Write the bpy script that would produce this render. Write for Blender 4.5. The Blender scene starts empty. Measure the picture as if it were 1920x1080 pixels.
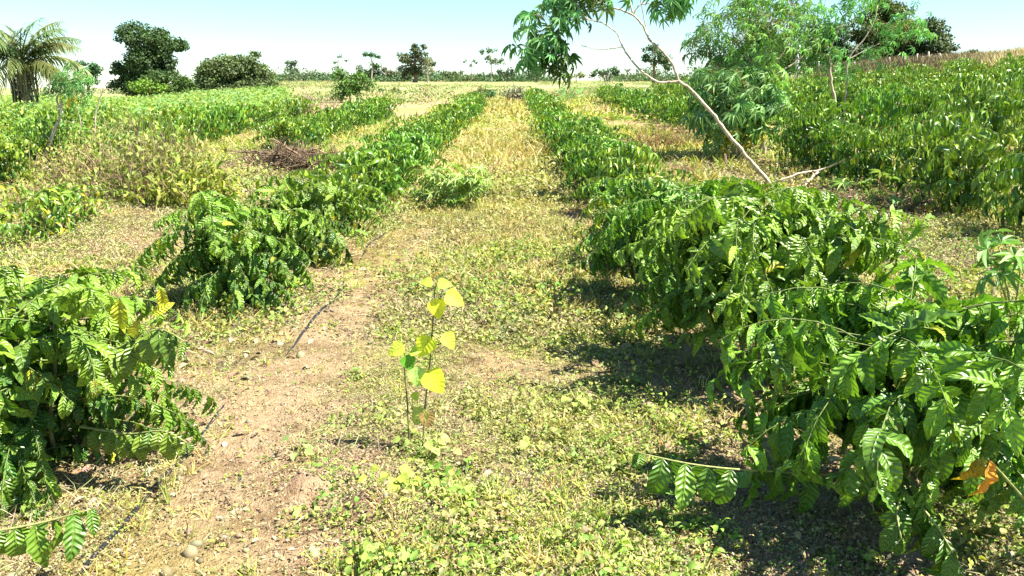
import bpy, math
import numpy as np
from mathutils import Vector

# ------------------------------------------------------------------ scene, camera, light
C = bpy.context.scene.collection
scn = bpy.context.scene
F = 1507.0
PITCH = math.radians(14.0)
CAMZ = 1.70
cam_d = bpy.data.cameras.new("camera")
cam_d.sensor_width = 36.0
cam_d.lens = F / 1920 * 36
cam_d.clip_start = 0.05
cam_d.clip_end = 4000
cam = bpy.data.objects.new("camera", cam_d)
cam.location = (0, 0, CAMZ)
cam.rotation_euler = (math.pi / 2 - PITCH, 0, 0)
C.objects.link(cam)
scn.camera = cam

SUN_EL, SUN_AZ = math.radians(56), math.radians(102)      # azimuth clockwise from +Y
w = bpy.data.worlds.new("World"); scn.world = w; w.use_nodes = True
nt = w.node_tree; nt.nodes.clear()
sky = nt.nodes.new('ShaderNodeTexSky'); sky.sky_type = 'NISHITA'; sky.sun_disc = False
sky.sun_elevation = SUN_EL; sky.sun_rotation = SUN_AZ
sky.altitude = 0; sky.air_density = 1.0; sky.dust_density = 0.0; sky.ozone_density = 3.0
bg = nt.nodes.new('ShaderNodeBackground'); bg.inputs['Strength'].default_value = 0.060
wo = nt.nodes.new('ShaderNodeOutputWorld')
wb = nt.nodes.new('ShaderNodeVectorMath'); wb.operation = 'MULTIPLY'; wb.inputs[1].default_value = (.86, 1.0, 1.04)
nt.links.new(sky.outputs[0], wb.inputs[0]); nt.links.new(wb.outputs[0], bg.inputs[0]); nt.links.new(bg.outputs[0], wo.inputs[0])
sd = bpy.data.lights.new("sun", 'SUN'); sd.energy = 5.0; sd.angle = math.radians(0.5); sd.color = (1.0, 0.95, 0.86)
so = bpy.data.objects.new("sun", sd); C.objects.link(so)
sdir = Vector((math.sin(SUN_AZ) * math.cos(SUN_EL), math.cos(SUN_AZ) * math.cos(SUN_EL), math.sin(SUN_EL)))
so.rotation_euler = sdir.to_track_quat('Z', 'Y').to_euler()
scn.view_settings.view_transform = 'Standard'; scn.view_settings.look = 'None'
scn.view_settings.exposure = 1.75; scn.view_settings.gamma = 1.0

# ------------------------------------------------------------------ noise / terrain / projection
def hash2(ix, iy, s):
    h = np.sin(ix * 127.1 + iy * 311.7 + s * 74.7) * 43758.5453
    return h - np.floor(h)
def vnoise(x, y, s=0):
    x = np.asarray(x, float); y = np.asarray(y, float)
    ix = np.floor(x); iy = np.floor(y); fx = x - ix; fy = y - iy
    fx = fx * fx * (3 - 2 * fx); fy = fy * fy * (3 - 2 * fy)
    a = hash2(ix, iy, s); b = hash2(ix + 1, iy, s); c = hash2(ix, iy + 1, s); d = hash2(ix + 1, iy + 1, s)
    return (a * (1 - fx) + b * fx) * (1 - fy) + (c * (1 - fx) + d * fx) * fy
def fbm(x, y, s=0, o=4):
    v = 0; a = .5; t = 0
    for k in range(o):
        v = v + a * vnoise(x, y, s + k * 13); t += a; a *= .5; x = x * 2.03 + 5.2; y = y * 2.03 + 1.7
    return v / t
def sstep(a, b, x):
    t = np.clip((np.asarray(x, float) - a) / (b - a), 0, 1); return t * t * (3 - 2 * t)
MOUNDS = [(-.90, 3.17, .09, .07), (-.58, 2.97, .11, .08), (4.35, 12.9, .5, .14), (-5.5, 16.0, .8, .25), (-.55, 3.0, .10, .03)]
def Z(x, y, fine=True):
    x = np.asarray(x, float); y = np.asarray(y, float)
    u = x / np.maximum(y, 8)
    lf = sstep(-.46, -.30, u) * .92 + .08
    yr = .018 * np.clip(y - 15, 0, 190) * lf
    xr = .07 * (np.sqrt((np.maximum(x, -50) - 4) ** 2 + 1.5) + (x - 4)) / 2
    xr = np.minimum(xr, 3.3) * (1 - sstep(30, 80, y) * (1 - sstep(.20, .42, u)))
    z = yr + np.maximum(xr, 0)
    z = z + (fbm(x * .35, y * .35, 3, 3) - .5) * .10 * sstep(0, 5, np.abs(x)) 
    if fine:
        near = 1 - sstep(14, 30, y)
        z = z + ((fbm(x * 2.2, y * 2.2, 7, 4) - .5) * .07 + (fbm(x * 11, y * 11, 9, 3) - .5) * .03) * near
        for mx, my, mr, mh in MOUNDS:
            z = z + mh * np.exp(-((x - mx) ** 2 + (y - my) ** 2) / (mr * mr))
    return z
def z1(x, y): return float(Z(x, y))
fw = np.array([0, math.cos(PITCH), -math.sin(PITCH)]); up = np.array([0, math.sin(PITCH), math.cos(PITCH)]); rt = np.array([1., 0, 0])
def at(px, py, Y):
    d = rt * (px - 960) / F + up * (540 - py) / F + fw
    return np.array([0, 0, CAMZ]) + d * (Y / d[1])
def ground_at(px, py):
    d = rt * (px - 960) / F + up * (540 - py) / F + fw
    t = .5
    for _ in range(4000):
        p = np.array([0, 0, CAMZ]) + d * t
        if p[2] <= z1(p[0], p[1]): return p
        t *= 1.004
    return p
def inframe(x, y, z, m=0.0):
    q = np.stack([np.asarray(x, float), np.asarray(y, float), np.asarray(z, float) - CAMZ], -1)
    zc = q @ fw; xc = q @ rt; yc = q @ up
    zc = np.maximum(zc, 1e-3)
    return (zc > .3) & (np.abs(xc / zc * F) < 960 + m) & (np.abs(yc / zc * F) < 540 + m)

# ------------------------------------------------------------------ mesh helpers
class MB:
    def __init__(s): s.v = []; s.c = []; s.uv = []; s.q = []; s.t = []; s.n = 0
    def add(s, v, q=None, t=None, col=(1, 1, 1), uv=None):
        v = np.asarray(v, float).reshape(-1, 3); k = len(v)
        c = np.asarray(col, float)
        if c.ndim == 1: c = np.tile(c, (k, 1))
        s.v.append(v); s.c.append(c); s.uv.append(np.zeros((k, 2)) if uv is None else np.asarray(uv, float))
        if q is not None and len(q): s.q.append(np.asarray(q, int).reshape(-1, 4) + s.n)
        if t is not None and len(t): s.t.append(np.asarray(t, int).reshape(-1, 3) + s.n)
        s.n += k
    def tube(s, pts, rad, sides=6, col=(1, 1, 1), cap=True):
        P = np.asarray(pts, float); k = len(P)
        R = np.broadcast_to(np.asarray(rad, float), (k,))
        T = np.gradient(P, axis=0); T /= np.linalg.norm(T, axis=1)[:, None] + 1e-9
        ref = np.array([0, 0, 1.]) if abs(T[0][2]) < .8 else np.array([1., 0, 0])
        A = np.cross(T, ref); A /= np.linalg.norm(A, axis=1)[:, None] + 1e-9
        B = np.cross(T, A)
        an = np.linspace(0, 2 * np.pi, sides, endpoint=False)
        V = P[:, None, :] + R[:, None, None] * (np.cos(an)[None, :, None] * A[:, None, :] + np.sin(an)[None, :, None] * B[:, None, :])
        i = np.arange(k - 1)[:, None] * sides; j = np.arange(sides)[None, :]; j2 = (j + 1) % sides
        q = np.stack([i + j, i + j2, i + sides + j2, i + sides + j], -1).reshape(-1, 4)
        v = V.reshape(-1, 3)
        uv = np.stack([np.repeat(np.arange(k), sides), np.tile(an / 6.283, k)], -1)
        t = []
        if cap:
            v = np.vstack([v, P[-1:]]); uv = np.vstack([uv, [[k, 0]]])
            b = (k - 1) * sides
            t = [[b + a, b + (a + 1) % sides, k * sides] for a in range(sides)]
        s.add(v, q, t, col, uv)
    def leaves(s, tmpl, pos, d, n, L, W, col):
        """tmpl=(verts k,3 ; quads ; uv) placed N times; d direction, n rough normal, L length, W width factor"""
        tv, tq, tuv = tmpl
        pos = np.asarray(pos, float); N = len(pos)
        if N == 0: return
        d = d / (np.linalg.norm(d, axis=1)[:, None] + 1e-9)
        sd_ = np.cross(n, d); sd_ /= np.linalg.norm(sd_, axis=1)[:, None] + 1e-9
        n2 = np.cross(d, sd_)
        L = np.broadcast_to(L, (N,)); W = np.broadcast_to(W, (N,))
        V = pos[:, None, :] + (tv[None, :, 0, None] * d[:, None, :] + tv[None, :, 2, None] * n2[:, None, :]) * L[:, None, None] \
            + tv[None, :, 1, None] * sd_[:, None, :] * (L * W)[:, None, None]
        k = len(tv)
        q = (tq[None] + (np.arange(N) * k)[:, None, None]).reshape(-1, 4)
        s.add(V.reshape(-1, 3), q, None, np.repeat(col, k, axis=0), np.tile(tuv, (N, 1)))
    def mesh(s, name, mat, smooth=True):
        me = bpy.data.meshes.new(name)
        V = np.vstack(s.v).astype(np.float32); Cc = np.vstack(s.c); U = np.vstack(s.uv)
        Q = np.vstack(s.q) if s.q else np.zeros((0, 4), int)
        T = np.vstack(s.t) if s.t else np.zeros((0, 3), int)
        loops = np.concatenate([Q.ravel(), T.ravel()]).astype(np.int32)
        st = np.concatenate([np.arange(len(Q)) * 4, len(Q) * 4 + np.arange(len(T)) * 3]).astype(np.int32)
        me.vertices.add(len(V)); me.vertices.foreach_set('co', V.ravel())
        me.loops.add(len(loops)); me.loops.foreach_set('vertex_index', loops)
        me.polygons.add(len(st)); me.polygons.foreach_set('loop_start', st)
        me.update(calc_edges=True)
        if smooth: me.polygons.foreach_set('use_smooth', np.ones(len(st), bool))
        ca = me.color_attributes.new('tint', 'FLOAT_COLOR', 'POINT')
        ca.data.foreach_set('color', np.hstack([Cc, np.ones((len(Cc), 1))]).astype(np.float32).ravel())
        uvl = me.uv_layers.new(name='UVMap'); uvl.data.foreach_set('uv', U[loops].astype(np.float32).ravel())
        me.materials.append(mat)
        return me
    def obj(s, name, mat, parent=None, smooth=True, local=None):
        if local is not None:
            s.v = [v - np.asarray(local, float) for v in s.v]
        o = bpy.data.objects.new(name, s.mesh(name, mat, smooth)); C.objects.link(o)
        if parent: o.parent = parent
        return o
def thing(name, label, cat, loc=(0, 0, 0), group=None, rz=0, sc=1):
    o = bpy.data.objects.new(name, None); C.objects.link(o); o.empty_display_size = .1
    o.location = [float(a) for a in loc]; o.rotation_euler = (0, 0, rz); o.scale = (sc, sc, sc) if not hasattr(sc, '__len__') else sc
    o['label'] = label; o['category'] = cat
    if group: o['group'] = group
    return o
def tag(o, label=None, cat=None, group=None, kind=None):
    if label: o['label'] = label
    if cat: o['category'] = cat
    if group: o['group'] = group
    if kind: o['kind'] = kind
    return o

def blade_template(nu, bend=.9, fold=.12, und=0.0, nund=5, shape=1.0, cols=1):
    """lens-shaped leaf; 2*cols columns of quads"""
    t = np.linspace(0, 1, nu + 1)
    ang = -bend * t ** 1.2
    x = np.concatenate([[0], np.cumsum(np.cos((ang[1:] + ang[:-1]) / 2) / nu)])
    z = np.concatenate([[0], np.cumsum(np.sin((ang[1:] + ang[:-1]) / 2) / nu)])
    wd = np.sin(np.pi * np.clip(t, 0, 1) ** (.85 * shape)) ** .75 * .5
    wd[0] = .02; wd[-1] = .012
    vs = []; uv = []
    cs = np.linspace(-1, 1, 2 * cols + 1)
    for i in range(nu + 1):
        for c in cs:
            zz = z[i] + fold * abs(c) * wd[i] + und * np.sin(nund * 2 * np.pi * t[i] + (0 if c > 0 else 1.3)) * abs(c) ** 1.5 * (wd[i] * 2)
            vs.append((x[i], c * wd[i], zz)); uv.append((t[i], c * .5 + .5))
    m = len(cs); q = []
    for i in range(nu):
        for j in range(m - 1):
            a = i * m + j; q.append((a, a + 1, a + m + 1, a + m))
    return np.array(vs), np.array(q), np.array(uv)
QUAD = (np.array([(0, 0, 0), (.5, -.5, .05), (1, 0, -.12), (.5, .5, .05)], float), np.array([(0, 1, 2, 3)]), np.array([(0, .5), (.5, 0), (1, .5), (.5, 1)], float))
STRIP = (np.array([(0, -.5, 0), (0, .5, 0), (.5, .45, .0), (.5, -.45, 0), (1, .05, -.25), (1, -.05, -.25)], float),
         np.array([(0, 3, 2, 1), (3, 5, 4, 2)]), np.array([(0, 0), (0, 1), (.5, 1), (.5, 0), (1, 1), (1, 0)], float))
NEAR = [blade_template(12, b, .20, u, n_, cols=2) for b, u, n_ in ((.9, .05, 3), (1.4, .06, 4), (1.8, .05, 3), (.6, .07, 4), (1.5, .03, 4), (2.1, .05, 3))]
MID = [blade_template(4, b, .25, .0) for b in (.8, 1.3, 1.8)]
FAR = [blade_template(2, b, .3, 0) for b in (.9, 1.5)]
def palmate(lobes=7, nu=3, spread=2.0, droop=1.0, wd=.17):
    vs = []; qs = []; uv = []; n = 0
    for k in range(lobes):
        a = (k / (lobes - 1) - .5) * 2 * spread
        Lk = 1 - .35 * abs(k / (lobes - 1) - .5) * 2
        tv, tq, tuv = blade_template(nu, droop, .3, 0, shape=.8)
        tv = tv * np.array([Lk, wd, Lk])
        ca, sa = math.cos(a), math.sin(a)
        x = tv[:, 0] * ca - tv[:, 1] * sa; y = tv[:, 0] * sa + tv[:, 1] * ca
        vs.append(np.stack([x, y, tv[:, 2]], -1)); qs.append(tq + n); uv.append(tuv); n += len(tv)
    return np.vstack(vs), np.vstack(qs), np.vstack(uv)
PALM_N = [palmate(7, 4, 1.9, .9, .15), palmate(6, 4, 1.5, .6, .16), palmate(7, 4, 2.2, 1.2, .14)]
PALM_L = [palmate(7, 4, 2.2, .45, .15), palmate(6, 4, 1.9, .3, .16)]
PALM_F = [palmate(6, 2, 1.9, 1.2, .12), palmate(5, 2, 1.5, .8, .13)]

# ------------------------------------------------------------------ materials
def newmat(name):
    m = bpy.data.materials.new(name); m.use_nodes = True; t = m.node_tree; t.nodes.clear()
    o = t.nodes.new('ShaderNodeOutputMaterial'); return m, t, o
def leafmat(name, rough=.45, trans=.3, spec=.5, veins=0.0, nveins=7, tcol=(1.15, 1.25, .5), vcol=.25):
    m, t, o = newmat(name); N = t.nodes.new; L = t.links.new
    at_ = N('ShaderNodeAttribute'); at_.attribute_name = 'tint'
    no = N('ShaderNodeTexNoise'); no.inputs['Scale'].default_value = 9; no.inputs['Detail'].default_value = 3
    mr = N('ShaderNodeMapRange'); mr.inputs[3].default_value = .7; mr.inputs[4].default_value = 1.3; L(no.outputs[0], mr.inputs[0])
    mx = N('ShaderNodeVectorMath'); mx.operation = 'SCALE'; L(at_.outputs['Color'], mx.inputs[0]); L(mr.outputs[0], mx.inputs['Scale'])
    oi = N('ShaderNodeObjectInfo'); m2 = N('ShaderNodeMapRange'); m2.inputs[3].default_value = .75; m2.inputs[4].default_value = 1.18; L(oi.outputs['Random'], m2.inputs[0])
    cx = N('ShaderNodeCombineXYZ'); L(m2.outputs[0], cx.inputs[0]); cx.inputs[1].default_value = 1.0; cx.inputs[2].default_value = .9
    mo = N('ShaderNodeVectorMath'); mo.operation = 'MULTIPLY'; L(mx.outputs[0], mo.inputs[0]); L(cx.outputs[0], mo.inputs[1]); col = mo.outputs[0]
    p = N('ShaderNodeBsdfPrincipled'); p.inputs['Roughness'].default_value = rough; p.inputs['Specular IOR Level'].default_value = spec
    if veins > 0:
        uv = N('ShaderNodeUVMap'); sx = N('ShaderNodeSeparateXYZ'); L(uv.outputs[0], sx.inputs[0])
        def M(op, a, b=None, c=None):
            n = N('ShaderNodeMath'); n.operation = op
            for i, vv in enumerate((a, b, c)):
                if vv is None: continue
                if isinstance(vv, (int, float)): n.inputs[i].default_value = vv
                else: L(vv, n.inputs[i])
            return n.outputs[0]
        av = M('ABSOLUTE', M('SUBTRACT', sx.outputs[1], .5))
        ph = M('SUBTRACT', M('MULTIPLY', sx.outputs[0], float(nveins)), M('MULTIPLY', av, 2.6))
        s1 = M('SINE', M('MULTIPLY', ph, 6.2832))
        mid = M('SMOOTH_MIN', M('MULTIPLY', av, 14.0), 1.0, .3)
        hgt = M('ADD', M('MULTIPLY', s1, M('MULTIPLY', mid, .5)), M('MULTIPLY', mid, .6))
        b = N('ShaderNodeBump'); b.inputs['Strength'].default_value = veins; b.inputs['Distance'].default_value = .006
        L(hgt, b.inputs['Height']); L(b.outputs[0], p.inputs['Normal'])
        vein = M('MULTIPLY', M('POWER', M('MULTIPLY', M('SUBTRACT', 1.0, s1), .5), 5.0), vcol)
        vein2 = M('MAXIMUM', vein, M('MULTIPLY', M('SUBTRACT', 1.0, mid), .5))
        mc = N('ShaderNodeMix'); mc.data_type = 'RGBA'; L(vein2, mc.inputs[0]); L(col, mc.inputs[6]); mc.inputs[7].default_value = (.22, .30, .06, 1)
        col = mc.outputs[2]
        ns = N('ShaderNodeTexNoise'); ns.inputs['Scale'].default_value = 55; ns.inputs['Detail'].default_value = 2; tco = N('ShaderNodeTexCoord'); L(tco.outputs['Object'], ns.inputs[0])
        sm = N('ShaderNodeMapRange'); sm.inputs[1].default_value = .70; sm.inputs[2].default_value = .76; L(ns.outputs[0], sm.inputs[0])
        ms_ = N('ShaderNodeMix'); ms_.data_type = 'RGBA'; L(sm.outputs[0], ms_.inputs[0]); L(col, ms_.inputs[6]); ms_.inputs[7].default_value = (.26, .17, .05, 1); col = ms_.outputs[2]
        nl = N('ShaderNodeTexNoise'); nl.inputs['Scale'].default_value = 14; L(tco.outputs['Object'], nl.inputs[0])
        rr_ = N('ShaderNodeMapRange'); rr_.inputs[3].default_value = rough - .1; rr_.inputs[4].default_value = rough + .22; L(nl.outputs[0], rr_.inputs[0]); L(rr_.outputs[0], p.inputs['Roughness'])
    L(col, p.inputs['Base Color'])
    tr = N('ShaderNodeBsdfTranslucent'); tm = N('ShaderNodeVectorMath'); tm.operation = 'MULTIPLY'; tm.inputs[1].default_value = tcol
    L(col, tm.inputs[0]); L(tm.outputs[0], tr.inputs[0])
    if veins > 0: L(b.outputs[0], tr.inputs['Normal'])
    ms = N('ShaderNodeMixShader'); ms.inputs[0].default_value = trans
    L(p.outputs[0], ms.inputs[1]); L(tr.outputs[0], ms.inputs[2]); L(ms.outputs[0], o.inputs[0])
    return m
def barkmat(name, a, b, scale=30, rough=.85):
    m, t, o = newmat(name); N = t.nodes.new; L = t.links.new
    p = N('ShaderNodeBsdfPrincipled'); p.inputs['Roughness'].default_value = rough
    tc = N('ShaderNodeTexCoord'); mp = N('ShaderNodeMapping'); mp.inputs['Scale'].default_value = (1, 1, .35); L(tc.outputs['Object'], mp.inputs[0])
    n = N('ShaderNodeTexNoise'); n.inputs['Scale'].default_value = scale; n.inputs['Detail'].default_value = 5; L(mp.outputs[0], n.inputs[0])
    r = N('ShaderNodeValToRGB'); r.color_ramp.elements[0].position = .35; r.color_ramp.elements[1].position = .65
    r.color_ramp.elements[0].color = (*a, 1); r.color_ramp.elements[1].color = (*b, 1); L(n.outputs[0], r.inputs[0]); L(r.outputs[0], p.inputs['Base Color'])
    bu = N('ShaderNodeBump'); bu.inputs['Strength'].default_value = .5; bu.inputs['Distance'].default_value = .01; L(n.outputs[0], bu.inputs['Height']); L(bu.outputs[0], p.inputs['Normal'])
    L(p.outputs[0], o.inputs[0]); return m
M_COF = leafmat('coffee_leaf', .30, .22, .6, veins=.8, nveins=8)
M_COFM = leafmat('coffee_leaf_plain', .34, .18, .5)
M_CAS = leafmat('cassava_leaf', .5, .3, .4)
M_WEED = leafmat('weed_leaf', .6, .3, .3)
M_TREE = leafmat('tree_leaf', .6, .18, .3, tcol=(1.1, 1.3, .5))
M_SAP = leafmat('broad_leaf', .5, .42, .35, veins=.2, nveins=6, vcol=.06, tcol=(1.1, 1.1, .5))
M_DRY = leafmat('dry_plant', .8, .12, .2, tcol=(1, 1, .9))
M_BARK = barkmat('bark_brown', (.10, .07, .045), (.26, .19, .13))
M_PALE = barkmat('bark_pale', (.30, .22, .14), (.60, .50, .38))
M_STEM = barkmat('coffee_stem', (.09, .09, .03), (.20, .21, .07), 60)
M_TWIG = barkmat('coffee_twig', (.08, .11, .025), (.17, .22, .05), 60)
M_GSTEM = barkmat('green_stem', (.20, .22, .06), (.34, .36, .12), 60)
M_HOSE = barkmat('hose_plastic', (.012, .012, .014), (.03, .03, .034), 20, .4)
M_POST = barkmat('post_wood', (.32, .26, .2), (.6, .52, .42), 20)
M_WHITE = barkmat('white_paint', (.7, .7, .68), (.82, .82, .8), 8, .6)

rng = np.random.default_rng(11)
def jit(base, n, r, v=.2, h=.12):
    b = np.asarray(base, float)[None] * (1 + (r.random((n, 1)) - .5) * 2 * v)
    b = b * (1 + (r.random((n, 3)) - .5) * 2 * h)
    return np.clip(b, 0.003, .9)

# ------------------------------------------------------------------ ground
def cover(x, y):
    """0..1 how much living weed covers the soil"""
    c = fbm(x * .9, y * .55, 21, 4)
    c2 = fbm(x * 3.1, y * 2.4, 33, 3)
    v = sstep(.36, .60, c * .65 + c2 * .35 + .11 * np.exp(-((x - .15) / .85) ** 2))
    hosestrip = np.exp(-((x + 1.3) / .55) ** 2) * (y < 9)
    rowr = np.exp(-((x - 1.25) / .45) ** 2) * (y < 12)
    rowl = np.exp(-((x + 2.1) / .6) ** 2) * (y < 9)
    lsoil = np.exp(-((x + 4.0) / .9) ** 2) * sstep(4, 7, y) * .6
    v = v * (1 - .85 * hosestrip) * (1 - .75 * rowr) * (1 - .6 * rowl) * (1 - lsoil)
    for mx, my in ((-.9, 3.17), (-.58, 2.97), (-.72, 2.75)): v = v * (1 - .95 * np.exp(-((x - mx) ** 2 + (y - my) ** 2) / .035))
    return np.clip(v, 0, 1)
def strip(x, y): return np.exp(-((x + 1.3) / .42) ** 2) * (1 - sstep(7, 11, y))
def yellowness(x, y):
    return np.clip(sstep(.35, .7, fbm(x * .5, y * .3, 51, 3)) + sstep(3, 6, y) * .2, 0, 1)
def geo(a, b, s0, g):
    o = [a]; s = s0
    while o[-1] < b: s *= g; o.append(o[-1] + s)
    return np.array(o)
xs = np.arange(-5, 5.001, .045); gx = geo(5, 900, .045, 1.06)
xs = np.concatenate([-gx[:0:-1], xs, gx[1:]])
ys = np.concatenate([np.arange(-14, 1.7, .6), np.arange(1.7, 9, .045), geo(9, 1500, .045, 1.035)])
X, Y = np.meshgrid(xs, ys); Zg = Z(X, Y)
g = MB(); nx, ny = len(xs), len(ys)
ii = (np.arange(ny - 1)[:, None] * nx + np.arange(nx - 1)[None, :])
q = np.stack([ii, ii + 1, ii + nx + 1, ii + nx], -1).reshape(-1, 4)
cv = cover(X, Y); yl = yellowness(X, Y)
far = sstep(28, 55, Y - .0 * X)
g.add(np.stack([X, Y, Zg], -1).reshape(-1, 3), q, None, np.stack([cv.ravel(), yl.ravel(), far.ravel()], -1))
m, t, o = newmat('soil'); N = t.nodes.new; L = t.links.new
a = N('ShaderNodeAttribute'); a.attribute_name = 'tint'; sp = N('ShaderNodeSeparateColor'); L(a.outputs['Color'], sp.inputs[0])
tc = N('ShaderNodeTexCoord')
def noise(scale, detail=5, rough=.6):
    n = N('ShaderNodeTexNoise'); n.inputs['Scale'].default_value = scale; n.inputs['Detail'].default_value = detail; n.inputs['Roughness'].default_value = rough
    L(tc.outputs['Object'], n.inputs[0]); return n.outputs[0]
def ramp(f, stops):
    r = N('ShaderNodeValToRGB'); e = r.color_ramp.elements
    while len(e) < len(stops): e.new(.5)
    for el, (p_, c_) in zip(e, stops): el.position = p_; el.color = (*c_, 1)
    L(f, r.inputs[0]); return r.outputs[0]
def mix(f, a_, b_):
    n = N('ShaderNodeMix'); n.data_type = 'RGBA'
    if isinstance(f, float): n.inputs[0].default_value = f
    else: L(f, n.inputs[0])
    for i, s in ((6, a_), (7, b_)):
        if isinstance(s, tuple): n.inputs[i].default_value = (*s, 1)
        else: L(s, n.inputs[i])
    return n.outputs[2]
n1 = noise(1.2); n2 = noise(22, 6, .7); n3 = noise(90, 3, .7)
soil = ramp(n2, [(.28, (.15, .085, .05)), (.42, (.48, .31, .20)), (.6, (.62, .44, .30)), (.75, (.68, .52, .37))])
dark = ramp(n3, [(.35, (.30, .19, .12)), (.6, (.55, .40, .27))])
soil = mix(.4, soil, dark)
soil2 = ramp(n2, [(.3, (.16, .12, .04)), (.5, (.38, .30, .10)), (.7, (.52, .43, .18))])
green = ramp(n2, [(.3, (.07, .10, .02)), (.5, (.24, .27, .05)), (.7, (.42, .42, .12))])
patch = ramp(noise(1.6, 8, .7), [(.40, (.62, .56, .50)), (.5, (1.0, .98, .95)), (.7, (1.2, 1.12, 1.04))])
def mul(a_, b_):
    n = N('ShaderNodeVectorMath'); n.operation = 'MULTIPLY'; L(a_, n.inputs[0]); L(b_, n.inputs[1]); return n.outputs[0]
soil = mul(soil, patch); soil2 = mul(soil2, patch)
c1 = mix(sp.outputs[1], soil, soil2)
c2 = mix(sp.outputs[0], c1, green)
fieldc = ramp(noise(.09, 5), [(.35, (.22, .27, .06)), (.5, (.30, .33, .10)), (.62, (.38, .31, .17))])
sxy = N('ShaderNodeSeparateXYZ'); L(tc.outputs['Object'], sxy.inputs[0])
dn = N('ShaderNodeMapRange'); dn.inputs[1].default_value = 58; dn.inputs[2].default_value = 95; L(sxy.outputs[1], dn.inputs[0])
pink = ramp(noise(.25, 6, .7), [(.35, (.20, .23, .06)), (.5, (.32, .28, .12)), (.65, (.40, .30, .18))])
grn = ramp(noise(.12, 6, .7), [(.35, (.17, .20, .06)), (.5, (.25, .27, .10)), (.62, (.36, .31, .17))])
fieldc = mix(dn.outputs[0], pink, grn)
c3 = mix(sp.outputs[2], c2, fieldc)
p = N('ShaderNodeBsdfPrincipled'); p.inputs['Roughness'].default_value = .95; p.inputs['Specular IOR Level'].default_value = .15
L(c3, p.inputs['Base Color'])
bu = N('ShaderNodeBump'); bu.inputs['Strength'].default_value = 1.0; bu.inputs['Distance'].default_value = .035
ad = N('ShaderNodeMath'); ad.operation = 'ADD'; L(n2, ad.inputs[0]); L(n3, ad.inputs[1]); L(ad.outputs[0], bu.inputs['Height']); L(bu.outputs[0], p.inputs['Normal'])
L(p.outputs[0], o.inputs[0])
tag(g.obj('ground', m), kind='structure')

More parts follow.
